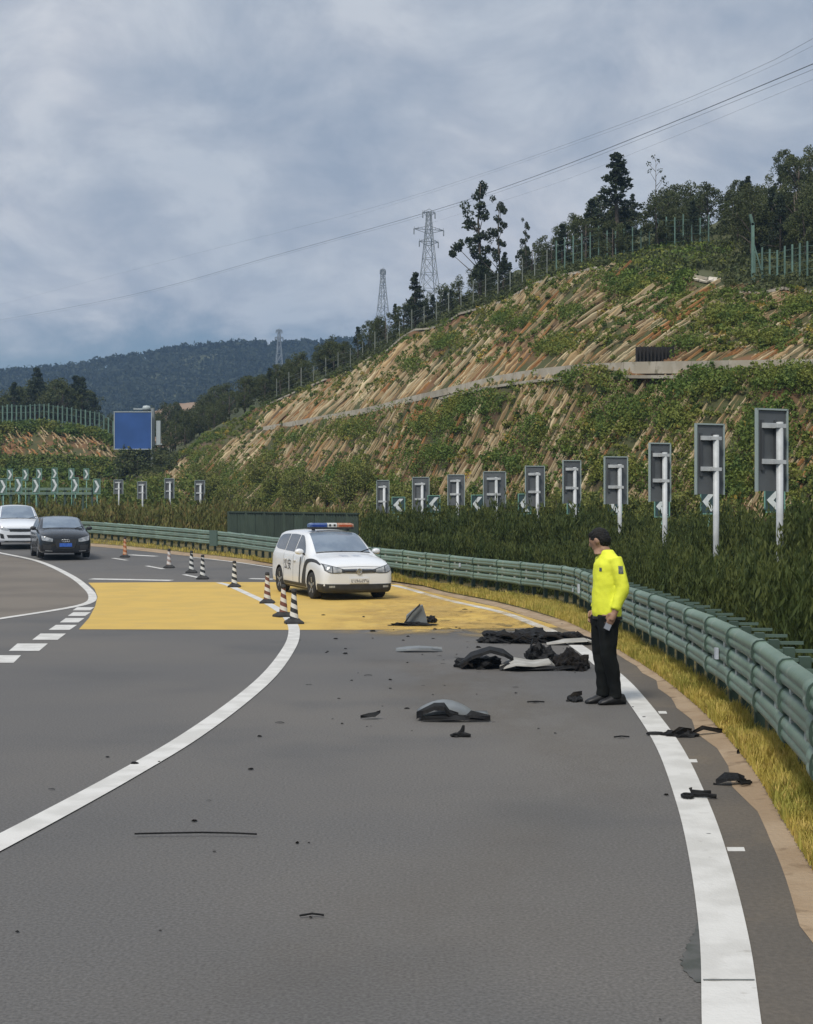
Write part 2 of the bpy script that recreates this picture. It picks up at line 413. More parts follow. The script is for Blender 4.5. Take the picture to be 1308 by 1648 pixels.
# tar stain beside the near edge line
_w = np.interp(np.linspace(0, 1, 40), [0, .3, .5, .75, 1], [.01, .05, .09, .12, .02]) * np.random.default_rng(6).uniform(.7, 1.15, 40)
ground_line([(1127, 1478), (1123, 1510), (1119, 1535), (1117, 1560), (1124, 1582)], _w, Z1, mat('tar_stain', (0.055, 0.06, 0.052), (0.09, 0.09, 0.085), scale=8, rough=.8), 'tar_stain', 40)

# sandy dust spilled over the yellow surfacing and the edge line on the crash side: patchy, thinning out at its rim
def patchy(name, col, col2, lo, hi, scale=.9, top=1.0):
    m = mat(name, col, col2, scale=3, rough=.95); nt = m.node_tree; N = nt.nodes; L = nt.links
    tc = N.new('ShaderNodeTexCoord'); n = N.new('ShaderNodeTexNoise'); n.inputs['Scale'].default_value = scale; n.inputs['Detail'].default_value = 8; n.inputs['Roughness'].default_value = .7
    mp = N.new('ShaderNodeMapping'); mp.inputs['Scale'].default_value = (1, .5, 1); L.new(tc.outputs['Object'], mp.inputs[0]); L.new(mp.outputs[0], n.inputs['Vector'])
    r = N.new('ShaderNodeMapRange'); r.inputs['From Min'].default_value = lo; r.inputs['From Max'].default_value = hi; r.inputs['To Max'].default_value = top; L.new(n.outputs['Fac'], r.inputs['Value'])
    at = N.new('ShaderNodeAttribute'); at.attribute_name = 'rim'; mu = N.new('ShaderNodeMath'); mu.operation = 'MULTIPLY'; L.new(r.outputs[0], mu.inputs[0]); L.new(at.outputs['Fac'], mu.inputs[1])
    L.new(mu.outputs[0], N['Principled BSDF'].inputs['Alpha']); return m
def dust_sheet(px, dz, m, name, fade):
    """grid clipped to a polygon; 'rim' falls to 0 at the polygon's edge"""
    poly = np.array([G(*p)[:2] for p in px]); lo, hi = poly.min(0), poly.max(0); st = max((hi - lo).max() / 60, .06)
    xs, ys = np.arange(lo[0], hi[0] + st, st), np.arange(lo[1], hi[1] + st, st); A, B = poly, np.roll(poly, -1, 0)
    def sd(p):
        d = B - A; t = np.clip(((p - A) * d).sum(1) / (d * d).sum(1), 0, 1); dist = np.linalg.norm(A + d * t[:, None] - p, axis=1).min()
        c = ((A[:, 1] > p[1]) != (B[:, 1] > p[1])); xx = A[:, 0] + (p[1] - A[:, 1]) / np.where(B[:, 1] == A[:, 1], 1e-9, B[:, 1] - A[:, 1]) * (B[:, 0] - A[:, 0])
        return dist if (np.sum(c & (p[0] < xx)) % 2) else -dist
    V = []; rim = []; nx = len(xs)
    for y in ys:
        for x in xs: V.append((x, y, float(gz(y)) + dz)); rim.append(min(1.0, max(0.0, sd(np.array([x, y])) / fade)))
    fs = [(j * nx + i, j * nx + i + 1, (j + 1) * nx + i + 1, (j + 1) * nx + i) for j in range(len(ys) - 1) for i in range(nx - 1)]
    fs = [f for f in fs if max(rim[k] for k in f) > 0]
    me = npmesh(name, V, fs, [m]); at = me.attributes.new('rim', 'FLOAT', 'POINT'); at.data.foreach_set('value', np.array(rim, np.float32))
    return props(link(name, me), kind='structure')
dust_sheet([(490, 1016), (540, 975), (620, 952), (660, 938), (720, 952), (800, 968), (880, 990), (945, 1020), (905, 1032), (800, 1030), (700, 1024), (600, 1026)], Z3, patchy('sand_dust', (.54, .37, .11), (.46, .31, .10), .42, .66), 'sand_spill', 1.2)
dust_sheet([(630, 1008), (690, 975), (800, 978), (890, 1000), (900, 1018), (760, 1020)], Z3 + .003, patchy('olive_dirt', (.24, .18, .06), (.19, .14, .05), .53, .68, 1.6), 'dirt_stain', .8)
dust_sheet([(40, 1700), (240, 1500), (420, 1440), (620, 1370), (760, 1270), (900, 1210), (1030, 1260), (1080, 1400), (1030, 1560), (700, 1640), (400, 1720)], .0015, patchy('road_dust', (.20, .175, .145), (.175, .155, .13), .36, .72, .7, .38), 'road_dust', 1.0)
dust_sheet([(560, 1050), (760, 1070), (900, 1080), (1000, 1130), (1060, 1200), (1100, 1350), (960, 1290), (800, 1200), (600, 1150)], .0022, patchy('road_dust_fine', (.185, .158, .124), (.16, .14, .112), .38, .72, 1.0, .45), 'road_dust', .9)

# ------------------------------------------------------------------ the cut slope and the wooded hill above it
def cv(tab):
    a = np.array(tab, float); a = a[np.argsort(a[:, 0])]
    return lambda x: np.interp(x, a[:, 0], a[:, 1])
toe_D = cv([(60, 128), (200, 112), (300, 101), (420, 89), (600, 72), (720, 63), (850, 55.5), (980, 50), (1100, 45.5), (1245, 41.5), (1308, 40), (1500, 36), (1700, 33)])
ben_y = cv([(60, 800), (200, 775), (270, 748), (330, 716), (420, 691), (600, 659), (660, 643), (720, 630), (790, 613), (850, 603), (920, 596), (980, 593), (1100, 592), (1308, 590), (1500, 588), (1700, 586)])
ben_D = cv([(60, 132), (200, 118), (330, 112), (420, 106), (500, 95), (600, 84), (720, 72.5), (850, 64), (980, 58), (1100, 53.5), (1308, 48), (1500, 44), (1700, 41)])
top_y = cv([(60, 800), (200, 767), (270, 740), (330, 703), (430, 650), (480, 632), (560, 600), (640, 553), (700, 528), (770, 495), (850, 458), (960, 430), (1050, 443), (1150, 455), (1210, 468), (1308, 470), (1500, 475), (1700, 480)])
top_D = cv([(60, 136), (200, 121), (270, 118.5), (330, 117), (420, 114), (500, 107), (600, 99), (720, 89), (850, 79), (980, 71.5), (1100, 66.5), (1308, 60), (1500, 56), (1700, 53)])
bak_y = cv([(60, 790), (200, 757), (270, 722), (330, 690), (430, 632), (560, 582), (640, 535), (700, 508), (780, 470), (850, 436), (900, 420), (960, 398), (1050, 372), (1130, 362), (1200, 340), (1308, 305), (1500, 255), (1700, 210)])
def hill_rows(x):
    tD = toe_D(x); T = P(x, 850, tD); T[2] = gz(tD) + 0.25
    B1 = P(x, ben_y(x), ben_D(x)); k = np.interp(x, [330, 430], [0.25, 1.0])
    B2 = P(x, ben_y(x), ben_D(x) + 2.2 * k); B2[2] = B1[2] + 0.05
    T3 = P(x, top_y(x), top_D(x)); 
    K4 = P(x, (top_y(x) * .45 + bak_y(x) * .55), top_D(x) + 14); K5 = P(x, bak_y(x), top_D(x) + 34)
    K6 = P(x, bak_y(x), top_D(x) + 90); K6[2] = K5[2] - 12
    T0 = T + np.array([0, -6 * 0, -1.2])
    return [T0, T, B1, B2, T3, K4, K5, K6]
def hill(x, v):
    """v: 0 toe, 1 bench front, 2 bench back, 3 top of the cut, 4-5 woodland floor, 6 behind"""
    r = hill_rows(x)[1:]
    i = int(min(max(v, 0), 5.9999)); t = v - i
    return r[i] * (1 - t) + r[i + 1] * t
def hill_n(x, v):
    a = hill(x + 4, v) - hill(x - 4, v); i = min(int(v), 5); b = hill(x, i + 1) - hill(x, i)
    n = np.cross(a, b); n /= np.linalg.norm(n)
    return n if n[2] > 0 else -n
def fbm(p, s, o=4): return mnoise.fractal(Vector(p) * s, 1.0, 2.0, o)

M_cut = mat('cut_soil', (0.17, 0.083, 0.033), (0.095, 0.065, 0.033), scale=0.2, rough=0.95, bump=0.8, bscale=2.5, c3=(0.062, 0.066, 0.022), scale3=0.35, lo3=0.40, hi3=0.56, detail=7)
M_wood = mat('woodland_floor', (0.045, 0.055, 0.022), (0.075, 0.08, 0.03), scale=0.2, rough=0.95, bump=0.6, bscale=2)
M_conc = mat('weathered_concrete', (0.36, 0.32, 0.25), (0.44, 0.40, 0.33), scale=1.2, rough=0.9, bump=0.3, bscale=10, c3=(0.20, 0.18, 0.12), scale3=2.5, lo3=0.55, hi3=0.75, rnd=0.12)
def build_hill():
    xs = np.linspace(60, 1700, 330)
    sub = [1, 26, 3, 26, 8, 10, 4]
    cols = []
    for x in xs:
        rows = hill_rows(x); c = []
        for i in range(7):
            for k in range(sub[i]):
                t = k / sub[i]; p = rows[i] * (1 - t) + rows[i + 1] * t
                c.append((p, i))
        c.append((rows[7], 6)); cols.append(c)
    nr = len(cols[0]); vs = []
    for ci, x in enumerate(xs):
        for (p, i) in cols[ci]:
            amp = {0: 0, 1: .30, 2: .03, 3: .30, 4: .5, 5: .8, 6: .8}[i]
            q = p.copy()
            if amp:
                h = fbm(p, 0.22) * amp + (fbm(p, 0.9, 3) * 0.14 if i in (1, 3) else 0)
                q = q + np.array([-0.45, -0.45, 0.75]) * h
            vs.append(q)
    fs = [(c * nr + r, (c + 1) * nr + r, (c + 1) * nr + r + 1, c * nr + r + 1) for c in range(len(xs) - 1) for r in range(nr - 1)]
    me = npmesh('hillside', vs, fs, [M_cut, M_wood], True)
    k4 = sum(sub[:4])
    mi = np.array([1 if r >= k4 else 0 for c in range(len(xs) - 1) for r in range(nr - 1)], np.int32)
    me.polygons.foreach_set('material_index', mi)
    bm = bmesh.new(); bm.from_mesh(me); bmesh.ops.recalc_face_normals(bm, faces=bm.faces)
    if sum(f.normal.z for f in bm.faces) < 0: bmesh.ops.reverse_faces(bm, faces=bm.faces)
    bm.to_mesh(me)
    bvh = BVHTree.FromBMesh(bm); bm.free()
    return props(link('hillside', me), kind='structure'), bvh
HILL, HILL_BVH = build_hill()
def on_hill(x, v):
    p = hill(x, v); h = HILL_BVH.ray_cast(Vector((p[0], p[1], p[2] + 6)), Vector((0, 0, -1)))
    if h[0] is None: return p
    return np.array(h[0])

# pale soil ridges left standing between the rills, lying obliquely up the cut
RIDGE_M = [mat('ridge_pale', (0.54, 0.45, 0.285), (0.38, 0.29, 0.165), scale=0.9, rough=0.95, bump=0.6, bscale=6, rnd=0.2),
           mat('ridge_tan', (0.42, 0.305, 0.165), (0.31, 0.205, 0.10), scale=0.9, rough=0.95, bump=0.6, bscale=6, rnd=0.2),
           mat('ridge_rust', (0.42, 0.22, 0.085), (0.33, 0.155, 0.055), scale=0.9, rough=0.95, bump=0.6, bscale=6, rnd=0.2)]
def ridge_mesh(seed, m):
    rd = random.Random(seed); rings = []; n = 13
    ph = rd.uniform(0, 9)
    for i in range(n):
        t = i / (n - 1); x = t - 0.5
        w = 0.5 * (math.sin(math.pi * min(1, max(0, (t * 0.94 + 0.03)))) ** 0.45) * rd.uniform(0.7, 1.1)
        h = w * rd.uniform(0.6, 1.1)
        cy = 0.9 * math.sin(ph + t * 4) * 0.6 + rd.uniform(-.22, .22)
        rings.append([(x, cy - w, -0.4), (x + rd.uniform(-.008, .008), cy - w * rd.uniform(.5, .8), h * rd.uniform(.5, .8)), (x, cy + rd.uniform(-.2, .1) * w, h),
                      (x, cy + w * rd.uniform(.5, .8), h * rd.uniform(.35, .7)), (x, cy + w, -0.4)])
    return MB().loft(rings).mesh('ridge', m, False)
RM = [[ridge_mesh(10 * k + j, m) for j in range(4)] for k, m in enumerate(RIDGE_M)]
# where plants have taken over the cut (photo pixels: cx, cy, rx, ry)
GREEN = [(1060, 410, 90, 40), (1010, 465, 40, 16), (1170, 512, 60, 18), (1110, 556, 70, 10), (1230, 545, 60, 12), (900, 560, 60, 18), (720, 555, 30, 20), (560, 690, 70, 30), (620, 655, 70, 20), (480, 705, 60, 18),
         (760, 660, 70, 26), (700, 690, 60, 30), (690, 745, 70, 25), (950, 628, 70, 10), (980, 690, 60, 35), (1010, 660, 60, 40), (860, 700, 40, 30), (1130, 640, 80, 25), (1150, 622, 90, 12), (1270, 625, 70, 32), (1240, 700, 70, 40),
         (830, 745, 60, 18), (1000, 770, 90, 25), (1180, 770, 130, 40), (560, 775, 60, 40), (450, 790, 90, 35), (350, 770, 80, 50), (640, 780, 50, 20), (920, 500, 40, 15), (820, 520, 40, 16), (330, 735, 40, 16), (1090, 690, 40, 30), (750, 615, 40, 10), (660, 590, 26, 14), (440, 740, 30, 14), (1290, 500, 26, 14), (920, 720, 30, 24)]
def greenness(px, py):
    g = 0
    for (cx, cy, rx, ry) in GREEN:
        d = ((px - cx) / rx) ** 2 + ((py - cy) / ry) ** 2
        g = max(g, 1.15 - d * 1.25)
    return g + 0.35 * mnoise.noise(Vector((px * .02, py * .03, 3.1)))
def project(p): return CX + F * p[0] / p[1], HY - F * (p[2] - H) / p[1]
RUST = [(640, 700, 60, 16), (700, 655, 60, 30), (960, 680, 26, 40), (1080, 505, 40, 20), (880, 575, 70, 20), (470, 660, 60, 10), (300, 735, 30, 14), (1280, 690, 40, 30), (1120, 575, 120, 8), (1030, 720, 60, 18), (1180, 690, 30, 14)]
def build_ridges():
    rd = random.Random(77); placed = []
    for v0, v1, n in ((0.10, 0.98, 1200), (2.04, 2.98, 880)):
        k = 0; tries = 0
        while k < n and tries < n * 9:
            tries += 1
            x = rd.uniform(230, 1480); v = rd.uniform(v0, v1)
            if x < 430 and v > 2: continue
            p = on_hill(x, v); px, py = project(p)
            if greenness(px, py) > 0.40 and rd.random() < 0.90: continue
            if py > 835: continue
            nrm = hill_n(x, v); a = hill(x + 4, v) - hill(x - 4, v); a /= np.linalg.norm(a)     # along the slope, to the right
            up = np.cross(nrm, a); up = up if up[2] > 0 else -up
            rust = any(((px - c[0]) / c[2]) ** 2 + ((py - c[1]) / c[3]) ** 2 < 1 for c in RUST)
            kind = (2 if (rust and rd.random() < .65) or rd.random() < .05 else (1 if rd.random() < .45 else 0))
            px_per_m = F / p[1]
            L = rd.uniform(42, 130) / px_per_m * (1.0 if rd.random() < .75 else 1.7); w = (rd.uniform(1.7, 3.4) if rd.random() < .82 else rd.uniform(3.4, 6.5)) / px_per_m
            # lean so that the ridge climbs to the right at about 40 degrees
            lean = np.interp(x, [300, 700, 1000, 1300], [0.05, 0.12, 0.02, -0.16]) + rd.uniform(-.07, .07)
            d = up + lean * a; d /= np.linalg.norm(d); side = np.cross(nrm, d)
            # clamp to this face of the cut
            half = L / 2; face = 0 if v < 1 else 2
            B = hill(x, face + 1); A = hill(x, face)
            zt, zb = B[2], A[2]
            zc = p[2]
            dzu = max(0.3, (zt - zc)) / max(0.2, d[2]); dzd = max(0.3, (zc - zb)) / max(0.2, d[2])
            lo_, hi_ = min(half, dzd), min(half, dzu)
            c = p + d * (hi_ - lo_) / 2; L2 = lo_ + hi_
            M = Matrix(((d[0] * L2, side[0] * w, nrm[0] * w * 2.1, c[0]), (d[1] * L2, side[1] * w, nrm[1] * w * 2.1, c[1]), (d[2] * L2, side[2] * w, nrm[2] * w * 2.1, c[2]), (0, 0, 0, 1)))
            placed.append((L2 * w * px_per_m ** 2 * (1 if -20 < px < 1330 else 0), M, kind, rd.randrange(4))); k += 1
    placed.sort(key=lambda t: -t[0])
    for (_, M, kind, j) in placed[:290]:
        o = bpy.data.objects.new('soil_ridge', RM[kind][j]); C.objects.link(o); o.parent = HILL; o.matrix_world = M
    # the smaller ones are one mass
    allv = {0: ([], []), 1: ([], []), 2: ([], [])}
    for (_, M, kind, j) in placed[290:]:
        me = RM[kind][j]; V, Fc = allv[kind]; b = len(V)
        V += [tuple(M @ v.co) for v in me.vertices]; Fc += [tuple(i + b for i in p.vertices) for p in me.polygons]
    V = []; Fc = []; mi = []
    for kd in (0, 1, 2):
        b = len(V); V += allv[kd][0]; Fc += [tuple(i + b for i in f) for f in allv[kd][1]]; mi += [kd] * len(allv[kd][1])
    me = bpy.data.meshes.new('small_soil_ridges'); me.from_pydata(V, [], Fc)
    for m in RIDGE_M: me.materials.append(m)
    me.polygons.foreach_set('material_index', np.array(mi, np.int32)); me.update()
    o = link('small_soil_ridges', me); o.parent = HILL; props(o, kind='stuff')
build_ridges()

# concrete parapet of the drain on the bench, panel by panel
def build_parapet():
    xs = [425]
    while xs[-1] < 1400: xs.append(xs[-1] + np.interp(xs[-1], [425, 900, 1300], [24, 44, 75]))
    b0 = hill(520, 1)
    root = thing('drain_parapet', 'long low pale concrete parapet running along the bench across the cut slope', 'parapet', b0)
    for a, b in zip(xs[:-1], xs[1:]):
        A, B = hill(a + .3, 1), hill(b - .3, 1); m = MB()
        h = np.interp(a, [430, 700, 1000, 1300], [0.34, 0.34, 0.46, 0.46])
        A[2] += h * .25 - .1; B[2] += h * .25 - .1
        m.bar(A, B, 0.22, h); o = m.build('wall_panel', M_conc, root, off=b0)
    for a, b in zip(xs[:-1], xs[1:]):
        A, B = hill(a, 1), hill(b, 1); m = MB()
        A[2] += .05; B[2] += .05
        up = np.array([0.75, 1.0, 0.0]); q = up / np.linalg.norm(up) * 0.9
        m.bar(A + q, B + q, 1.5, 0.1); m.build('drain_slab', M_conc, root, off=b0)
        if a > 700:
            C0, C1 = A - q * .33, B - q * .33
            m = MB().bar(C0 - [0, 0, .42], C1 - [0, 0, .42], 0.35, 0.12); m.build('ledge', M_conc, root, off=b0)
build_parapet()
def build_coping():
    b0 = hill(460, 3)
    root = thing('slope_coping', 'thin pale concrete coping along the top edge of the cut slope', 'coping', b0)
    for x0, x1, st in ((430, 960, 24), (1185, 1400, 40)):
        x = x0
        while x < x1:
            if random.Random(int(x)).random() < 0.8:
                A, B = on_hill(x, 2.98), on_hill(x + st * .97, 2.98)
                A[2] += .08; B[2] += .08
                MB().bar(A, B, 0.22, 0.12).build('coping_slab', M_conc, root, off=b0)
            x += st
build_coping()
# dark drain opening on the bench and a pale chute at the head of the gully
def build_small_works():
    p = on_hill(1054, 2.06); 
    r = thing('drain_grille', 'dark open drain grille behind the bench parapet', 'grille', p)
    mk = mat('drain_dark', (0.018, 0.016, 0.014), rough=.9)
    a = 0.55
    w = 1.5
    MB().box((0, 0.25, 0.35), (w, 0.12, 0.75)).build('back_plate', mk, r)
    rd = random.Random(3)
    for i in range(11):
        MB().box((-w / 2 + w * i / 10, 0, 0.33), (0.055, 0.09, 0.75 + rd.uniform(-.05, .12))).build('bar', mk, r)
    MB().box((0, 0.0, 0.04), (w + .1, 0.2, 0.08)).build('sill', mk, r)
    p = on_hill(1138, 3.0) + np.array([0, -.2, -.02])
    r = thing('drain_chute', 'short pale concrete chute at the head of the gully', 'chute', p)
    m = MB()
    pts = [(-0.5, .8, .30), (-0.2, .3, .12), (0.1, 0, 0.0), (0.3, .3, .1), (.5, .8, .26)]
    for a, b in zip(pts[:-1], pts[1:]): m.bar(a, b, 0.55, 0.08, up=(0, -.6, 1))
    m.build('chute_floor', mat('chute_white', (.62, .57, .48), (.5, .45, .36), scale=2, rough=.9), r)
    MB().bar((-.55, .7, .34), (-.05, -.1, .08), .1, .12).build('chute_lip', M_conc, r)
build_small_works()

# ------------------------------------------------------------------ foliage
def leaf_quads(cent, size, rng, flat=0.0, aspect=0.55, outward=None):
    """leaf quads at given centres: (n,3); size (n,) -> verts, faces"""
    n = len(cent)
    a = rng.normal(size=(n, 3)); a[:, 2] *= (1 - flat); a /= np.linalg.norm(a, axis=1)[:, None] + 1e-9
    b = rng.normal(size=(n, 3)); b -= (b * a).sum(1)[:, None] * a; b /= np.linalg.norm(b, axis=1)[:, None] + 1e-9
    s = np.asarray(size)[:, None]
    # a pointed leaf: base, two sides, tip
    v = np.stack([cent - a * s * .5, cent + b * s * aspect * .5 , cent + a * s * .5, cent - b * s * aspect * .5], 1).reshape(-1, 3)
    f = np.arange(4 * n).reshape(n, 4)
    return v, f
def clump_leaves(rng, centres, radii, per, size, squash=0.8):
    cs = []; 
    for c, r in zip(centres, radii):
        d = rng.normal(size=(per, 3)); d /= np.linalg.norm(d, axis=1)[:, None]
        q = r * rng.uniform(0.25, 1.0, (per, 1)) ** 0.5
        p = d * q; p[:, 2] *= squash; cs.append(p + c)
    c = np.concatenate(cs); return leaf_quads(c, rng.uniform(.6, 1.3, len(c)) * size, rng)
LM = {
    'forest': leafmat('leaf_forest', [(0.070, 0.090, 0.036), (0.110, 0.122, 0.046), (0.050, 0.062, 0.030)]),
    'pine': leafmat('leaf_pine', [(0.042, 0.060, 0.036), (0.062, 0.080, 0.042), (0.030, 0.042, 0.027)]),
    'far': leafmat('leaf_far', [(0.030, 0.042, 0.026), (0.044, 0.056, 0.032), (0.020, 0.028, 0.019)], scale=.06),
    'olive': leafmat('leaf_olive', [(0.165, 0.190, 0.046), (0.225, 0.225, 0.062), (0.105, 0.130, 0.036)]),
    'cover': leafmat('leaf_cover', [(0.115, 0.170, 0.036), (0.200, 0.210, 0.045), (0.072, 0.115, 0.030)], scale=.35),
    'hedge': leafmat('leaf_hedge', [(0.066, 0.094, 0.025), (0.115, 0.135, 0.036), (0.040, 0.060, 0.018)], scale=.8),
    'grass': leafmat('grass_blade', [(0.46, 0.37, 0.085), (0.32, 0.30, 0.065), (0.56, 0.43, 0.13)], scale=1.5),
    'brown': leafmat('dry_scrub', [(0.165, 0.165, 0.050), (0.125, 0.135, 0.042), (0.21, 0.16, 0.06)], scale=.5),
    'gold': leafmat('yellow_bloom', [(0.45, 0.32, 0.06), (0.38, 0.30, 0.07), (0.30, 0.27, 0.06)], scale=.5),
}
M_bark = mat('bark', (0.075, 0.062, 0.048), (0.12, 0.10, 0.08), scale=6, rough=.95, bump=.6, bscale=30)

def tree_variant(kind, seed):
    """-> (trunk mesh, crown mesh); unit: about 5 m tall, scaled when placed"""
    rng = np.random.default_rng(seed); rd = random.Random(seed); m = MB(); cl = []; rr = []
    if kind == 'broad':
        h = 5.0; top = (rd.uniform(-.3, .3), rd.uniform(-.3, .3), h * .8)
        m.tube([(0, 0, -.4), (0.05, 0, 1.0), (top[0] * .6, top[1] * .6, 2.6), top], [.14, .11, .08, .03], 7)
        for k in range(26):
            a = rd.uniform(0, 6.28); z = rd.uniform(1.0, 4.7); r = (1.6 * math.sin(math.pi * min(.95, (z - .5) / 4.7)) + .15) * rd.uniform(.5, 1.1)
            c = np.array([math.cos(a) * r, math.sin(a) * r, z]); cl.append(c); rr.append(rd.uniform(.35, .75))
            if k % 3 == 0: m.tube([(0, 0, z * .6), tuple(c * .5 + np.array([0, 0, z * .35])), tuple(c)], [.05, .035, .012], 5)
        v, f = clump_leaves(rng, cl, rr, 95, .21)
        mt = LM['forest']
    elif kind == 'pine':
        h = 6.0
        m.tube([(0, 0, -.4), (0.03, .02, 2), (-.05, 0, 4), (0, 0, 6.0)], [.13, .10, .06, .015], 7)
        for z in np.arange(1.2, 5.9, .42):
            n = rd.choice((3, 4, 5)); R_ = (6.3 - z) * .30 * rd.uniform(.65, 1.2)
            for k in range(n):
                a = rd.uniform(0, 6.28); tip = np.array([math.cos(a) * R_, math.sin(a) * R_, z + .15 * R_])
                m.tube([(0, 0, z - .1), tuple(tip)], [.03, .01], 4)
                for t in (.45, .75, 1.0): cl.append(tip * np.array([t, t, 1]) + rng.normal(size=3) * .06); rr.append(.17 + .16 * rd.random())
        cl.append(np.array([0, 0, 6.0])); rr.append(.22)
        v, f = clump_leaves(rng, cl, rr, 26, .2, .7); mt = LM['pine']
    elif kind == 'sparse':
        h = 6.5
        m.tube([(0, 0, -.4), (.05, 0, 2), (-.1, .05, 4.4), (.05, 0, 6.4)], [.10, .085, .06, .02], 7)
        spots = [(0, 0, 6.3, .34), (.1, 0, 5.8, .36), (-.1, .1, 5.2, .3), (-.75, 0, 4.6, .42), (-.4, 0, 4.3, .4), (.25, 0, 4.7, .32), (-1.3, .1, 2.9, .34), (-.9, 0, 3.1, .3), (-.5, -.1, 2.5, .33), (-1.7, 0, 2.6, .2),
                 (.2, 0, 3.6, .3), (-.2, .2, 3.2, .3), (.15, .3, 1.6, .45), (-.3, -.3, 1.2, .5), (.4, 0, 2.2, .25)]
        for (x, y, z, r) in spots:
            c = np.array([x + rd.uniform(-.12, .12), y + rd.uniform(-.3, .3), z]); 
            m.tube([(0, 0, max(.5, z - .7 - abs(x) * .4)), tuple(c)], [.035, .012], 5)
            for q in range(3): cl.append(c + rng.normal(size=3) * r * .5); rr.append(r * .88)
        v, f = clump_leaves(rng, cl, rr, 60, .2); mt = LM['pine']
    elif kind == 'bare':
        m.tube([(0, 0, -.4), (0, 0, 2.5), (.1, 0, 5.2)], [.05, .035, .01], 6)
        for z in np.arange(1.8, 5.2, .3):
            a = rd.uniform(0, 6.28); r = .35 + .45 * rd.random(); tip = np.array([math.cos(a) * r, math.sin(a) * r, z + r * .9])
            m.tube([(0, 0, z), tuple(tip)], [.02, .008], 4); cl.append(tip); rr.append(.2)
        v, f = clump_leaves(rng, cl, rr, 14, .14); mt = LM['pine']
    elif kind == 'shrub':
        for k in range(9):
            a = rd.uniform(0, 6.28); r = rd.uniform(.2, .8); tip = np.array([math.cos(a) * r, math.sin(a) * r, rd.uniform(.6, 1.6)])
            m.tube([(0, 0, -.2), tuple(tip * .5), tuple(tip)], [.03, .02, .008], 4)
            cl.append(tip); rr.append(rd.uniform(.3, .5)); cl.append(tip * np.array([.8, .8, .5])); rr.append(.4)
        v, f = clump_leaves(rng, cl, rr, 70, .15); mt = LM['olive']
    tm = m.mesh('trunk', M_bark, True); cm = npmesh('crown', v, f, [mt])
    return tm, cm
TV = {k: [tree_variant(k, 100 + 7 * i + len(k)) for i in range(n)] for k, n in (('broad', 5), ('pine', 3), ('sparse', 2), ('bare', 1), ('shrub', 4))}
TREE_N = {'broad': 'broadleaf_tree', 'pine': 'pine_tree', 'sparse': 'slender_tree', 'bare': 'bare_tree', 'shrub': 'shrub'}
def plant(kind, p, s, rd, label, group, cat='tree', sq=1.0, j=None):
    t = thing(TREE_N[kind], label, cat, p, rd.uniform(0, 6.28) if kind not in ('sparse',) else rd.uniform(-.2, .2), group)
    t.scale = (s * sq, s * sq, s)
    tm, cm = TV[kind][rd.randrange(len(TV[kind])) if j is None else j]
    link('trunk' if cat == 'tree' else 'stems', tm, None, t); link('crown' if cat == 'tree' else 'foliage', cm, None, t)
    return t
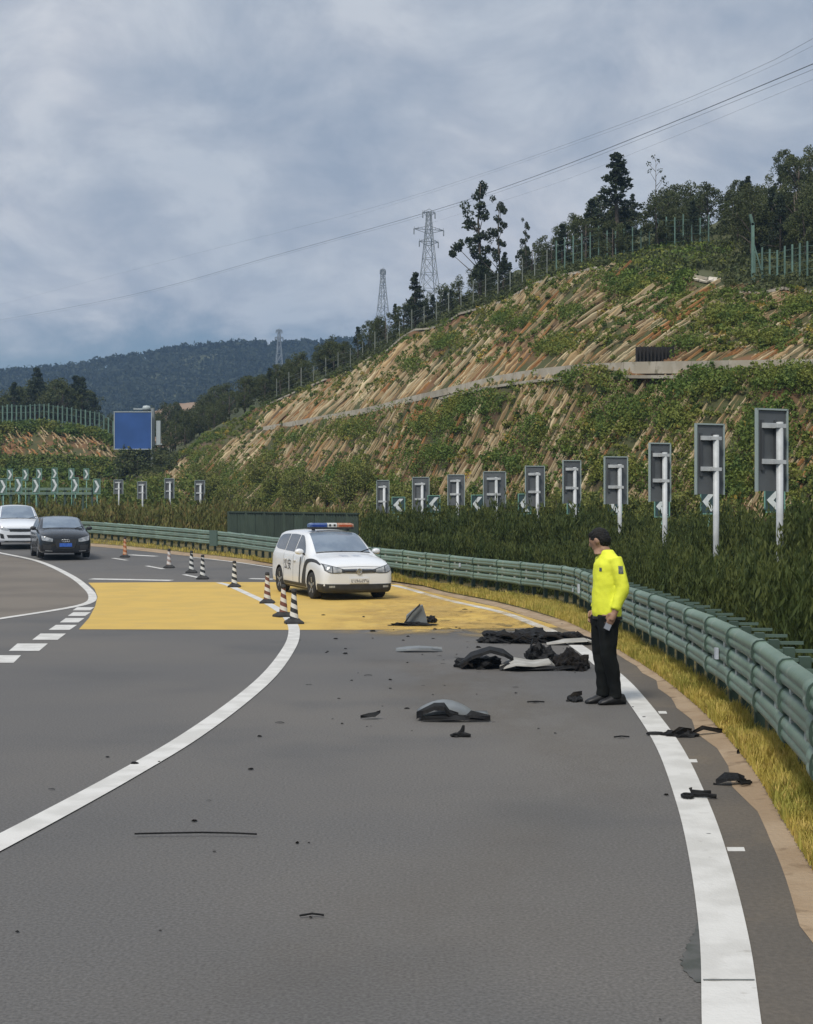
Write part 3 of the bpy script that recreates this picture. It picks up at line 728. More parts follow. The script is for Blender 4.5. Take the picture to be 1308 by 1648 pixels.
def build_trees():
    rd = random.Random(5)
    # trees with an outline of their own against the sky: px x, base y, top y, v on hill
    def at(x, v): return on_hill(x, v)
    def feature(kind, x, v, ytop, label, j=0, sq=1.0, nat=6.4):
        p = at(x, v); z = H - (ytop - HY) / F * p[1]; s = (z - p[2]) / nat
        return plant(kind, p, s, rd, label, None, sq=sq, j=j)
    feature('sparse', 772, 3.25, 296, 'tall slender tree with dark leaf clumps, the highest above the fence', 0, .9)
    feature('sparse', 803, 3.3, 326, 'slender tree with dark clumps right beside the tallest one', 1, .8)
    feature('sparse', 846, 3.35, 358, 'thin dark tree between the tallest slender tree and the wood', 1, .62)
    feature('pine', 992, 3.9, 250, 'dark pine standing out above the wood at its skyline', 0, 1.25, 6.0)
    feature('bare', 1055, 4.2, 255, 'thin nearly bare tree sticking up from the wooded skyline', 0, .9, 5.3)
    feature('pine', 668, 3.3, 440, 'dark pine on the ridge just below the big lattice pylon', 1, 1.0, 6.0)
    feature('pine', 952, 3.7, 322, 'smaller dark pine on the edge of the wood next to the skyline pine', 2, 1.1, 6.0)
    feature('pine', 905, 3.6, 362, 'bushy dark pine at the lower tip of the wood', 1, 1.2, 6.0)
    # the wood on the hill
    g = 'trees of the wood above the cut slope'
    def zone(x):
        for lim, s in ((560, 'on the lower ridge below the slim pylon'), (700, 'on the ridge beside the tall lattice pylon'), (880, 'on the ridge under the tall slender trees'), (1000, 'at the tip of the wood round the skyline pine'), (1190, 'behind the fence of the grassy hump')):
            if x < lim: return s
        return 'behind the fence on the brow above the gully'
    for i in range(150):
        x = rd.uniform(880, 1560) if i < 95 else rd.uniform(420, 900)
        v = 3.35 + 1.7 * rd.random() if x > 900 else 3.25 + 1.2 * rd.random()
        if 1000 < x < 1190 and v < 3.9: v = rd.uniform(3.95, 5.0)
        if x > 1190 and v < 3.45: v += .2
        p = at(x, v); s = rd.uniform(.42, .68) if x > 900 else rd.uniform(.5, .8) * np.interp(x, [420, 560, 700, 900], [.62, .68, .75, .6])
        k = 'broad' if rd.random() < .72 else 'pine'
        plant(k, p, s * (.8 if k == 'pine' else 1.0), rd, ('bushy broadleaf tree ' if k == 'broad' else 'dark young pine ') + zone(x), ('broadleaf trees ' if k == 'broad' else 'pines ') + zone(x))
    for i in range(46):      # low end of the ridge
        x = rd.uniform(255, 560); v = 3.2 + 1.5 * rd.random(); p = at(x, v)
        plant('broad', p, rd.uniform(.36, .62), rd, 'green tree on the low end of the ridge where the cut slope runs out', 'trees on the low end of the ridge')
    # olive shrubs along the foot of the slope
    def sz(x):
        for lim, s in ((370, 'behind the small sign boards'), (600, 'above the dark screen wall'), (820, 'behind the smallest grey sign boards'), (1040, 'behind the middle grey sign boards')):
            if x < lim: return s
        return 'behind the tallest grey sign boards'
    for i in range(95):
        x = rd.uniform(225, 1330); v = rd.uniform(-.0, .16) if x > 600 else rd.uniform(0, .42)
        p = on_hill(x, max(v, .02)); s = rd.uniform(.7, 1.15) if x < 620 else rd.uniform(.55, .95)
        plant('shrub', p, s, rd, 'olive green shrub at the slope foot ' + sz(x), 'shrubs at the slope foot ' + sz(x), 'shrub')
build_trees()

def mass(name, v, f, m, label, cat, parent=None):
    o = link(name, npmesh(name, v, f, [m]))
    if parent is not None: o.parent = parent; props(o, kind='stuff')
    else: props(o, label, cat, None, 'stuff')
    return o
def build_cover():
    rd = random.Random(9); rng = np.random.default_rng(9); cs = []; rr = []; gold = []; gr = []
    n = 0
    for i in range(34000):
        x = rd.uniform(225, 1500); up = rd.random() < .5
        v = rd.uniform(0.02, .99) if up else rd.uniform(2.05, 3.0)
        p = hill(x, v); px, py = project(p)
        if px > 1330: continue
        if px > 425 and -26 < py - ben_y(px) < 11 and rd.random() < .93: continue
        if abs(px - 1140) < 26 and abs(py - 452) < 14: continue
        g = greenness(px, py)
        if rd.random() > (0.15 + max(0, g - .28) * .95): continue
        p = on_hill(x, v)
        if rd.random() < .035: gold.append(p + [0, 0, .2]); gr.append(rd.uniform(.15, .35)); continue
        cs.append(p + np.array([-.05, -.1, rd.uniform(.0, .25)])); rr.append(rd.uniform(.22, .6) * (1.0 if g > .45 else .42))
    v, f = clump_leaves(rng, cs, rr, 38, .125, .75)
    mass('creeper_cover', v, f, LM['cover'], 'green creepers and low plants spreading over the cut slope', 'creepers')
    v, f = clump_leaves(rng, gold, gr, 30, .15, .7)
    mass('yellow_flowers', v, f, LM['gold'], 'yellowish flowering weeds scattered over the cut slope', 'weeds')
    # grassy hump and undergrowth behind the top edge
    cs = []; rr = []
    for i in range(3000):
        x = rd.uniform(420, 1480); v = 3 + 1.6 * rd.random() ** 1.3
        if abs(x - 1138) < 26 and v < 3.3: continue
        p = on_hill(x, v); cs.append(p + [0, 0, .15]); rr.append(rd.uniform(.25, .6))
    v, f = clump_leaves(rng, cs, rr, 26, .2, .7)
    mass('undergrowth', v, f, LM['forest'], 'low green undergrowth on the hill behind the slope edge', 'undergrowth')
    cs = []; rr = []
    for i in range(700):
        x = rd.gauss(1060, 50); v = rd.uniform(2.75, 4.0)
        if abs(x - 1138) < 26 and v < 3.4: continue
        p = on_hill(x, v); cs.append(p + [0, 0, .1]); rr.append(rd.uniform(.25, .5))
    v, f = clump_leaves(rng, cs, rr, 34, .19, .7)
    mass('hump_grass', v, f, LM['cover'], 'bright green herbage on the rounded hump above the cut', 'herbage')
build_cover()

# ------------------------------------------------------------------ guard rail line (needed by hedge, verge grass and signs)
RAIL_PX = [(-60, 71), (40, 70), (140, 67), (330, 56), (437, 49.5), (530, 44.8), (630, 41), (740, 37), (850, 33), (900, 30.8), (924, 29.6), (932, 28.6), (946, 26.7), (1016, 20.8), (1100, 16.1), (1175, 12.8), (1250, 10.2), (1308, 8.4), (1400, 6.6), (1560, 5.0)]
RAIL_XY = np.array([((x - CX) / F * D, D) for x, D in RAIL_PX])
def rail_base(y): return float(gz(y)) + float(np.interp(y, [0, 22, 30, 80], [0.0, 0.0, 0.05, 0.05]))
def rail_curve(n): return polyline(RAIL_XY, n)
def offset_curve(q, d):
    t = np.gradient(q, axis=0); t /= np.linalg.norm(t, axis=1)[:, None]
    return q + np.stack([-t[:, 1], t[:, 0]], 1) * d      # positive: away from the road (curve runs far to near)

def build_verge_plants():
    rng = np.random.default_rng(21)
    q = rail_curve(600); 
    s = np.concatenate([[0], np.cumsum(np.linalg.norm(np.diff(q, axis=0), axis=1))])
    def rail_at(t, d):
        p = np.stack([np.interp(t, s, q[:, k]) for k in (0, 1)], 1); g = np.gradient(q, axis=0); g /= np.linalg.norm(g, axis=1)[:, None]
        gg = np.stack([np.interp(t, s, g[:, k]) for k in (0, 1)], 1); gg /= np.linalg.norm(gg, axis=1)[:, None]
        return p + np.stack([-gg[:, 1], gg[:, 0]], 1) * np.asarray(d)[:, None]
    o = rail_at(np.array([s[-1] * .8]), np.array([1.0]))[0]; r = q[int(len(q) * .8)]
    sgn = 1.0 if o[0] > r[0] else -1.0          # make positive d point to the hill side
    # grass between gutter and rail: tapered blades, denser close to the camera
    def blades(n, tmin, tmax, dmin, dmax, hmin, hmax, w, bend=.35, power=1.0):
        t = s[-1] * (tmin + (tmax - tmin) * rng.random(n) ** power)
        p0 = rail_at(t, np.zeros(n)); p1 = rail_at(t, np.full(n, sgn)); nx_ = np.abs(p1[:, 0] - p0[:, 0])
        dg = np.clip((p0[:, 0] - np.interp(p0[:, 1], Yg, Xout)) * nx_, .12, 6.0)      # room between rail and gutter
        u = rng.random(n); d = -(dg + .06) + (dg + .06 + dmax) * u
        p = rail_at(t, d * sgn)
        y = p[:, 1]; z0 = gz(y) + np.interp(y, [0, 22, 30, 80], [0.03, 0.03, 0.06, 0.06])
        # tufts: uneven height
        tuft = np.array([0.75 + 0.5 * mnoise.noise(Vector((a * 1.3, b * 1.3, 0))) + .35 * mnoise.noise(Vector((a * 5, b * 5, 4))) for a, b in p])
        h = rng.uniform(hmin, hmax, n) * np.clip(tuft, .35, 1.4); a = rng.uniform(0, 6.28, n); ww = w * rng.uniform(.6, 1.3, n)
        lx, ly = np.cos(a) * h * bend * rng.random(n), np.sin(a) * h * bend * rng.random(n)
        dx, dy = np.cos(a + 1.57) * ww, np.sin(a + 1.57) * ww
        b0 = np.stack([p[:, 0] - dx, y - dy, z0], 1); b1 = np.stack([p[:, 0] + dx, y + dy, z0], 1)
        m0 = np.stack([p[:, 0] + lx * .4 - dx * .7, y + ly * .4 - dy * .7, z0 + h * .6], 1); m1 = np.stack([p[:, 0] + lx * .4 + dx * .7, y + ly * .4 + dy * .7, z0 + h * .6], 1)
        t0 = np.stack([p[:, 0] + lx - dx * .1, y + ly - dy * .1, z0 + h], 1); t1 = np.stack([p[:, 0] + lx + dx * .1, y + ly + dy * .1, z0 + h], 1)
        v = np.stack([b0, b1, m1, m0, t1, t0], 1).reshape(-1, 3); k = np.arange(n)[:, None] * 6
        f = np.concatenate([k + np.array([[0, 1, 2, 3]]), k + np.array([[3, 2, 4, 5]])])
        return v, f
    A = blades(50000, .62, 1.0, 0, .12, .06, .19, .006, .7)
    B = blades(26000, .36, .64, 0, .05, .07, .20, .009, .7)
    D_ = blades(3500, .0, .38, 0, .1, .06, .2, .016, .5)
    v = np.concatenate([A[0], B[0], D_[0]]); f = np.concatenate([A[1], B[1] + len(A[0]), D_[1] + len(A[0]) + len(B[0])])
    mass('verge_grass', v, f, LM['grass'], 'yellowing grass strip between the gutter and the guard rail', 'grass')
    # tall upright dark hedge behind the rail: shoots with leaves
    def hedge(n, tmin, tmax, dmin, dmax, hmin, hmax, per, leaf):
        t = s[-1] * rng.uniform(tmin, tmax, n); d = rng.uniform(dmin, dmax, n); p = rail_at(t, d * sgn); z0 = gz(p[:, 1]) + .15
        pxx = CX + F * p[:, 0] / p[:, 1]; keep = ~((pxx > 360) & (pxx < 584) & (p[:, 1] < 58)); p = p[keep]; z0 = z0[keep]; n = len(p)
        nz = np.array([mnoise.noise(Vector((a * .5, b * .5, 7))) for a, b in p])
        h = rng.uniform(hmin, hmax, n) * (1 + .28 * nz) * np.where(rng.random(n) < .12, 1.22, 1.0); cs = []
        k = rng.random((n, per)) ** .8; 
        c = np.stack([p[:, 0][:, None] + rng.normal(size=(n, per)) * .11 * (1.15 - k), p[:, 1][:, None] + rng.normal(size=(n, per)) * .11 * (1.15 - k), z0[:, None] + h[:, None] * k], 2).reshape(-1, 3)
        N = len(c); a = rng.normal(size=(N, 3)) * .36; a[:, 2] = 1; a /= np.linalg.norm(a, axis=1)[:, None]
        b = rng.normal(size=(N, 3)); b -= (b * a).sum(1)[:, None] * a; b /= np.linalg.norm(b, axis=1)[:, None]
        sz = leaf * rng.uniform(.6, 1.3, N)[:, None]
        v = np.stack([c - a * sz * .5, c + b * sz * .105, c + a * sz * .5, c - b * sz * .105], 1).reshape(-1, 3)
        return v, np.arange(4 * N).reshape(N, 4)
    parts = [hedge(2800, .60, 1.0, .6, 1.8, .85, 1.25, 48, .115), hedge(2400, .60, 1.0, 2.2, 4.2, 1.45, 1.85, 42, .15), hedge(1500, .44, .62, .6, 1.7, .8, 1.2, 32, .145), hedge(1500, .44, .62, 2.2, 4.4, 1.4, 1.85, 32, .18), hedge(800, .36, .45, .8, 3.5, 1.1, 1.6, 40, .2)]
    V = []; Fc = []; b = 0
    for v, f in parts: V.append(v); Fc.append(f + b); b += len(v)
    mass('roadside_hedge', np.concatenate(V), np.concatenate(Fc), LM['hedge'], 'dense dark green hedge standing right behind the guard rail', 'hedge')
    # brown-green scrub bank behind the far end of the rail
    v, f = hedge(2400, .0, .34, 1.2, 9.0, .5, 1.5, 30, .35)
    mass('scrub_bank', v, f, LM['brown'], 'brownish scrub bank behind the far bend of the guard rail', 'scrub')
    # reeds and mixed scrub between the hedge and the slope foot
    rd = random.Random(31); cs = []; rr = []
    for i in range(2600):
        x = rd.uniform(215, 1330); D = toe_D(x) - rd.random() ** 1.5 * np.interp(x, [200, 640, 1300], [30, 14, 7])
        p = P(x, 850, D); p[2] = float(gz(D)) + rd.uniform(.3, 1.0); cs.append(p); rr.append(rd.uniform(.3, .6))
    v, f = clump_leaves(rng, cs, rr, 31, .23, 1.0)
    mass('slope_foot_scrub', v, f, LM['olive'], 'mixed olive scrub between the hedge and the slope foot', 'scrub')
build_verge_plants()

# ------------------------------------------------------------------ left cut slope across the bend
lc_top = cv([(-260, 676), (-40, 686), (40, 686), (70, 684), (110, 690), (160, 698), (190, 715), (215, 750)])
lc_bot = cv([(-260, 765), (150, 765), (215, 770)])
def lcut(x, t):
    A = P(x, lc_bot(x), 122 - .02 * (x - 100)); B = P(x, lc_top(x), 130 - .02 * (x - 100))
    return A * (1 - t) + B * t
def build_left_cut():
    xs = np.linspace(-260, 215, 90); vs = []; nr = 0
    for x in xs:
        A, B = lcut(x, 0), lcut(x, 1)
        lowp = A.copy(); lowp[2] = 0.8; lowp[1] -= 6
        bk = P(x, lc_top(x) - 4, 150); bk2 = P(x, lc_top(x) - 2, 190); bk3 = bk2.copy(); bk3[1] = 240; bk3[2] -= 10
        col = [lowp] + [A * (1 - t) + B * t for t in np.linspace(0, 1, 14)] + [bk, bk2, bk3]
        nr = len(col)
        for p in col: vs.append(p + np.array([0, -.5, .5]) * .5 * fbm(p, .15))
    fs = [(c * nr + r, (c + 1) * nr + r, (c + 1) * nr + r + 1, c * nr + r + 1) for c in range(len(xs) - 1) for r in range(nr - 1)]
    me = npmesh('left_cut_slope', vs, fs, [M_cut], True)
    lc = props(link('far_cut_slope', me), kind='structure')
    rd = random.Random(8); rng = np.random.default_rng(8)
    for i in range(130):
        x = rd.uniform(-30, 188); t = rd.uniform(.40, .84) if rd.random() < .8 else rd.uniform(.2, .45)
        p = lcut(x, t); px, py = project(p)
        d = np.array([-.62, .25, .75]); d /= np.linalg.norm(d); n = np.array([0, -.7, .7]); side = np.cross(n, d); side /= np.linalg.norm(side); n = np.cross(d, side)
        if n[2] < 0: n = -n
        L = rd.uniform(14, 40) / F * p[1]; w = rd.uniform(2.5, 5) / F * p[1]
        M = Matrix(((d[0] * L, side[0] * w, n[0] * w, p[0]), (d[1] * L, side[1] * w, n[1] * w, p[1]), (d[2] * L, side[2] * w, n[2] * w, p[2]), (0, 0, 0, 1)))
        o = bpy.data.objects.new('soil_ridge', RM[rd.choice((0, 0, 1, 1, 2))][rd.randrange(4)]); C.objects.link(o); o.parent = lc; o.matrix_world = M
    cs = []; rr = []
    for i in range(900):
        x = rd.uniform(-60, 212); t = rd.random(); t = t if (t > .84 or t < .34) else (rd.choice((rd.uniform(.86, 1), rd.uniform(-.1, .3))) if rd.random() < .93 else t)
        cs.append(lcut(x, t) + [0, -.3, .2]); rr.append(rd.uniform(.3, .7))
    for i in range(700):      # scrub in front of its foot, round to the slope on the right
        x = rd.uniform(-60, 330); D = rd.uniform(96, 118); p = P(x, 850, D); p[2] = 1.9 + rd.uniform(.2, 3.2); cs.append(p); rr.append(rd.uniform(.4, .9))
    v, f = clump_leaves(rng, cs, rr, 40, .28, .8)
    mass('far_slope_cover', v, f, LM['cover'], 'green scrub on and below the cut slope across the bend', 'scrub')
    b0 = lcut(0, 1); root = thing('far_coping', 'thin pale coping on top of the cut slope across the bend', 'coping', b0)
    for x in np.arange(-60, 160, 16):
        A, B = lcut(x, 1.0), lcut(x + 15.5, 1.0); A[2] += .15; B[2] += .15
        MB().bar(A, B, .5, .28).build('coping_slab', M_conc, root, off=b0)
    M_gpost = mat('fence_green', (0.105, 0.185, 0.145), (0.085, 0.15, 0.12), scale=3, rough=.6, rnd=.15)
    root = thing('far_fence', 'green post fence in front of the trees across the bend', 'fence', b0)
    prev = None
    for x in np.arange(-40, 205, 7.4):
        A = P(x, lc_top(x) - 3, 133)
        MB().box((A[0], A[1], A[2] + .8), (.12, .12, 2.0 + rd.uniform(-.15, .25))).build('post', M_gpost, root, off=b0)
        if prev is not None:
            for hh in (.4, 1.1, 1.7): MB().tube([prev + [0, 0, hh], A + [0, 0, hh]], .018, 4).build('wire', M_gpost, root, off=b0)
        prev = A
    for i in range(40):
        x = rd.uniform(-60, 205); D = rd.uniform(138, 175); p = P(x, lc_top(x) + 4, D)
        hgt = np.interp(x, [-60, 0, 40, 120, 160, 205], [2.5, 3.2, 5.2, 5.6, 3.6, 2.0]) * rd.uniform(.8, 1.1)
        plant('broad' if rd.random() < .8 else 'pine', p, hgt / 5.0, rd, 'dark tree in the grove behind the fence across the bend', 'trees in the grove across the bend', sq=1.1)
    for i in range(14):
        x = rd.uniform(205, 300); p = P(x, 770, rd.uniform(112, 125)); p[2] = 3.0
        plant('broad', p, rd.uniform(.7, 1.25), rd, 'green tree in the dip below the blue sign', 'trees in the dip below the blue sign')
build_left_cut()

# ------------------------------------------------------------------ far wooded mountain
ridge_y = cv([(-500, 640), (-200, 612), (0, 601), (60, 598), (130, 591), (200, 578), (300, 562), (380, 554), (440, 557), (500, 553), (560, 550), (700, 548), (900, 560), (1300, 600)])
def build_mountain():
    rng = np.random.default_rng(3); rd = random.Random(3)
    xs = np.linspace(-500, 1300, 120); vs = []; rows = 16
    def mt(x, t):
        D = 420 + 330 * t; y = 800 + (ridge_y(x) + 6 - 800) * t ** .8
        return P(x, y, D)
    for x in xs:
        for k in range(rows):
            p = mt(x, k / (rows - 1)); vs.append(p + np.array([0, 0, 3.0]) * fbm(p, .02))
        p = mt(x, 1).copy(); p[1] += 250; p[2] -= 40; vs.append(p)
    nr = rows + 1
    fs = [(c * nr + r, (c + 1) * nr + r, (c + 1) * nr + r + 1, c * nr + r + 1) for c in range(len(xs) - 1) for r in range(nr - 1)]
    props(link('mountain', npmesh('mountain', vs, fs, [M_wood], True)), kind='structure')
    cs = []; rr = []
    for i in range(4600):
        x = rd.uniform(-120, 760); t = rd.random() ** .7; p = mt(x, t)
        cs.append(p + [0, 0, 2.0 + 2 * fbm(p, .03)]); rr.append(rd.uniform(2.0, 4.6))
    for i in range(420):
        x = rd.uniform(-60, 760); p = mt(x, .985); cs.append(p + [0, 0, rd.uniform(1.5, 4.2)]); rr.append(rd.uniform(1.2, 2.6))
    v, f = clump_leaves(rng, cs, rr, 24, 2.2, .9)
    mass('mountain_forest', v, f, LM['far'], 'dense bluish forest covering the far mountain', 'forest')
    # a raw earth scar between the mountain and the ridge
    bank = MB(); n = 14
    top = []; bot = []
    for i in range(n):
        x = 248 + i * 9.5; yt = 664 - 16 * math.sin(min(1, i / 7.0) * 1.57) - rd.uniform(0, 3); top.append(P(x, yt, 230)); bot.append(P(x, 676, 222)); 
    low = [b + np.array([0, -6, -14]) for b in bot]; bk = [b + np.array([0, 40, -2]) for b in top]
    V = low + bot + top + bk; Fs = [(r * n + i, r * n + i + 1, (r + 1) * n + i + 1, (r + 1) * n + i) for r in range(3) for i in range(n - 1)]
    props(link('earth_scar', npmesh('earth_scar', V, Fs, [mat('scar_soil', (.20, .13, .085), (.26, .185, .13), scale=.2, rough=.95)], True)), kind='structure')
    for i in range(26):
        x = rd.uniform(236, 420); p = P(x, 690, rd.uniform(150, 205)); p[2] = H - (np.interp(x, [236, 330, 380, 420], [712, 690, 668, 640]) - HY) / F * p[1]
        plant('broad', p, rd.uniform(.6, .9), rd, 'tree in the belt between the blue sign and the ridge', 'trees in the belt behind the ridge end')
build_mountain()

# ------------------------------------------------------------------ pylons and power lines
M_steel = mat('galvanised_steel', (0.20, 0.22, 0.235), (0.26, 0.28, 0.29), scale=2, rough=.6, metal=.3)
def pylon(label, px, ytop, ybase, D, hgt, arms, r=.14, half=2.6, sections=9, rz=0.3):
    top = P(px, ytop, D); base = top.copy(); base[2] = top[2] - hgt
    t = thing('lattice_pylon', label, 'pylon', base, rz)
    wid = lambda z: half * (1 - z / hgt) ** 1.25 + .45
    zs = [hgt * (1 - (1 - i / sections) ** 1.25) for i in range(sections + 1)]
    for sx in (-1, 1):
        for sy in (-1, 1):
            MB().tube([(sx * wid(z), sy * wid(z), z) for z in zs], r, 5).build('leg', M_steel, t)
    br = MB()
    for z0, z1 in zip(zs[:-1], zs[1:]):
        a, b = wid(z0), wid(z1)
        for (ax, ay) in (((-1, -1), (1, -1)), ((1, -1), (1, 1)), ((1, 1), (-1, 1)), ((-1, 1), (-1, -1))):
            br.tube([(ax[0] * a, ax[1] * a, z0), (ay[0] * b, ay[1] * b, z1)], r * .6, 4); br.tube([(ay[0] * a, ay[1] * a, z0), (ax[0] * b, ax[1] * b, z1)], r * .6, 4)
            br.tube([(ax[0] * b, ax[1] * b, z1), (ay[0] * b, ay[1] * b, z1)], r * .6, 4)
    br.build('lattice', M_steel, t)
    for (dz, half_w) in arms:
        z = hgt - dz; m = MB()
        m.tube([(-half_w, 0, z), (half_w, 0, z)], r * .9, 5); m.tube([(-half_w, 0, z), (0, .4, z - .9), (half_w, 0, z)], r * .7, 4); m.tube([(-half_w, 0, z), (0, -.4, z + .8), (half_w, 0, z)], r * .7, 4)
        for sx in (-1, 1):
            for u in (.45, .72, .97): m.tube([(sx * half_w * u, 0, z), (sx * half_w * u, 0, z + .5)], r * .5, 4)
        arm = m.build('cross_arm', M_steel, t)
        for sx in (-1, 1): MB().tube([(sx * half_w, 0, z), (sx * half_w, 0, z - 1.3)], r * 1.5, 6).build('insulator', M_steel, arm)
    return t
pylon('tall steel lattice pylon with wide cross arms behind the ridge trees', 690, 341, 470, 330, 34, [(.2, 1.5), (4.1, 3.6), (6.9, 2.3)], .095, 3.2, 10)
pylon('slim lattice pylon further off at the low end of the ridge', 616, 434, 530, 480, 40, [(.3, 1.0)], .13, 3.6, 10, .5)
pylon('tiny distant lattice pylon standing over the far mountain', 449, 531, 590, 640, 36, [(.3, 1.3), (3.5, 1.8)], .15, 2.6, 8)
M_wire = mat('conductor', (0.15, 0.165, 0.19), rough=.6)
def wire(px, label, r):
    q = polyline([P(*p) for p in px], 60); o = q[0]
    w = MB().tube(q, r, 5).build('power_line', M_wire, off=o); w.location = tuple(o)
    props(w, label, 'wire')
wire([(-60, 524, 900), (0, 515, 800), (210, 475, 560), (450, 409, 430), (690, 341, 330), (860, 284, 260), (1060, 206, 200), (1308, 103, 150), (1420, 55, 130)], 'thick dark power line crossing the whole sky over the pylon top', .05)
wire([(-60, 528, 900), (0, 519, 800), (210, 478, 560), (450, 412, 430), (690, 345, 330), (860, 289, 260), (1060, 212, 200), (1308, 112, 150), (1420, 66, 130)], 'dark power line running close below the thickest line', .022)
wire([(-60, 500, 900), (0, 490, 800), (300, 412, 520), (560, 345, 390), (750, 288, 310), (1000, 200, 215), (1200, 118, 168), (1308, 62, 146), (1420, 0, 130)], 'faint upper power line high in the sky', .02)
wire([(560, 352, 390), (750, 292, 310), (1000, 205, 215), (1200, 125, 168), (1308, 74, 146), (1420, 18, 130)], 'faint power line just under the uppermost one', .012)
wire([(690, 360, 330), (880, 300, 255), (1080, 222, 196), (1308, 128, 150), (1420, 86, 132)], 'faint lowest power line above the wood', .012)

# ------------------------------------------------------------------ fences on the hill
M_gp = mat('hill_fence_green', (0.115, 0.20, 0.165), (0.09, 0.16, 0.13), scale=3, rough=.6, rnd=.15)
M_gr = mat('hill_fence_grey', (0.20, 0.22, 0.19), (0.15, 0.17, 0.15), scale=3, rough=.7, rnd=.15)
def hill_fence(label, pts, hgt, m, w=.07, wires=True):
    base = [on_hill(*p) for p in pts]; b0 = base[0].copy()
    root = thing('hill_fence', label, 'fence', b0); rd = random.Random(len(pts))
    hs = []
    for b in base:
        hh = hgt * rd.uniform(.88, 1.1); hs.append(hh)
        MB().box((b[0], b[1], b[2] + hh / 2 - .15), (w, w, hh + .3)).build('post', m, root, off=b0)
    if wires:
        mm = MB()
        for (a, b) in zip(base[:-1], base[1:]):
            for k in (.25, .5, .75, .95): mm.tube([a + [0, 0, hgt * k * .9], b + [0, 0, hgt * k * .9]], .009, 4)
        props(mm.build('wire_mesh', m, root, off=b0), kind='stuff')
hill_fence('grey post fence climbing the edge of the cut below the slender trees', [(x, 3.06) for x in np.linspace(445, 880, 23)], 1.7, M_gr, .055)
hill_fence('green post fence round the grassy hump', [(x, 3.2 + .75 * min(1, (x - 890) / 130)) for x in np.linspace(895, 1140, 19)], 1.9, M_gp, .065)
hill_fence('green post fence on the brow above the gully', [(x, 3.15) for x in np.linspace(1214, 1420, 18)], 1.6, M_gp, .07)
r = on_hill(1211, 3.18); t = thing('fence_end_post', 'tall thick green end post of the fence beside the gully', 'post', r)
MB().box((0, 0, 1.4), (.13, .12, 2.6)).build('shaft', M_gp, t); MB().bar((0, 0, 2.6), (-.12, .0, 3.1), .12).build('bent_tip', M_gp, t)
MB().bar((0, 0, 1.9), (.55, 0, .0), .06).build('brace', M_gp, t)

# ------------------------------------------------------------------ blue direction sign
def build_blue_sign():
    D = 118.0; c = P(214, 693, D); s = D / F
    wpx, hpx = 60, 60; w, h = wpx * s, hpx * s
    base = np.array([P(246, 700, D + .5)[0], D + .5, 1.6])
    t = thing('direction_sign', 'big blank blue road sign with white border on a post across the bend', 'sign', base)
    lc = Vector(c) - Vector(base)
    bl = mat('sign_blue', (0.030, 0.095, 0.31), (0.022, 0.075, 0.24), scale=.4, rough=.45)
    wh = mat('sign_white', (.40, .45, .46), rough=.5); gy = mat('sign_grey', (.30, .33, .33), rough=.5, metal=.4)
    MB().box(lc, (w, .08, h)).build('panel', bl, t)
    bw = .065
    for (dx, dz, sx, sz) in ((0, h / 2, w + .1, bw), (0, -h / 2, w + .1, bw), (-w / 2, 0, bw, h), (w / 2, 0, bw, h)):
        MB().box((lc.x + dx, lc.y - .03, lc.z + dz), (sx, .1, sz)).build('border', wh, t)
    # pole and arms behind
    zt = lc.z + h / 2 + .35
    MB().tube([(0, 0, 0), (0, 0, zt)], .17, 12).build('pole', gy, t)
    for dz in (h * .22, -h * .15):
        MB().bar((lc.x, .12, lc.z + dz), (.1, .05, lc.z + dz), .16, .16).build('arm', wh, t)
    MB().lathe([(.0, -.25), (.28, -.2), (.36, 0), (.28, .2), (0, .25)], 14, c=(lc.x + w * .32, .2, zt)).build('beacon', wh, t, True)
    MB().bar((lc.x - .1, .2, zt - .05), (.0, .2, zt - .05), .1).build('beacon_bracket', wh, t)
    MB().box((.45, .1, lc.z - .15), (.35, .35, 2.0)).build('cabinet', wh, t)
    MB().bar((-.1, .1, lc.z - 1.1), (.75, .1, lc.z - 1.1), .3, .1).build('platform', wh, t)
build_blue_sign()

# ------------------------------------------------------------------ the guard rail
M_rail = mat('rail_green', (0.155, 0.225, 0.175), (0.120, 0.180, 0.138), scale=1.2, rough=.42, bump=.12, bscale=20, c3=(0.21, 0.26, 0.215), scale3=5, lo3=.5, hi3=.75, rnd=.12)
M_post = mat('post_dark_green', (0.035, 0.062, 0.048), (0.05, 0.085, 0.065), scale=4, rough=.6, rnd=.15)
M_block = mat('rail_block', (0.40, 0.43, 0.40), (0.26, 0.29, 0.27), scale=6, rough=.6, rnd=.2)
M_refl = mat('reflector_white', (0.55, 0.60, 0.66), (0.42, 0.46, 0.52), scale=8, rough=.4)
def beam_mesh(zc, hh, dep, name='beam'):
    """1.5 m beam section along +x, road side is -y; one end flares over the next section"""
    prof = []
    n = 15
    for i in range(n):
        a = -math.pi / 2 + math.pi * i / (n - 1)
        prof.append((-dep * (math.cos(a) ** .5) * (1 - .16 * math.exp(-(math.sin(a) / .22) ** 2)) if math.cos(a) > 1e-6 else 0.0, hh / 2 * math.sin(a)))
    L = 1.5; m = MB(); rings = []
    for (x, k) in ((-L / 2 - .10, 1.14), (-L / 2 + .10, 1.14), (-L / 2 + .13, 1.0), (0, .99), (L / 2 - .02, 1.0)):
        ring = [(x, p[0] * k, zc + p[1] * (1 + (k - 1) * .8)) for p in prof] + [(x, -.012 * 0 + .02, zc + hh * .38), (x, .02, zc - hh * .38)][::1]
        rings.append(ring)
    m.loft(rings); me = m.mesh(name, M_rail, False)
    for p in me.polygons: p.use_smooth = True
    try: me.set_sharp_from_angle(angle=R(40))
    except Exception: pass
    return me
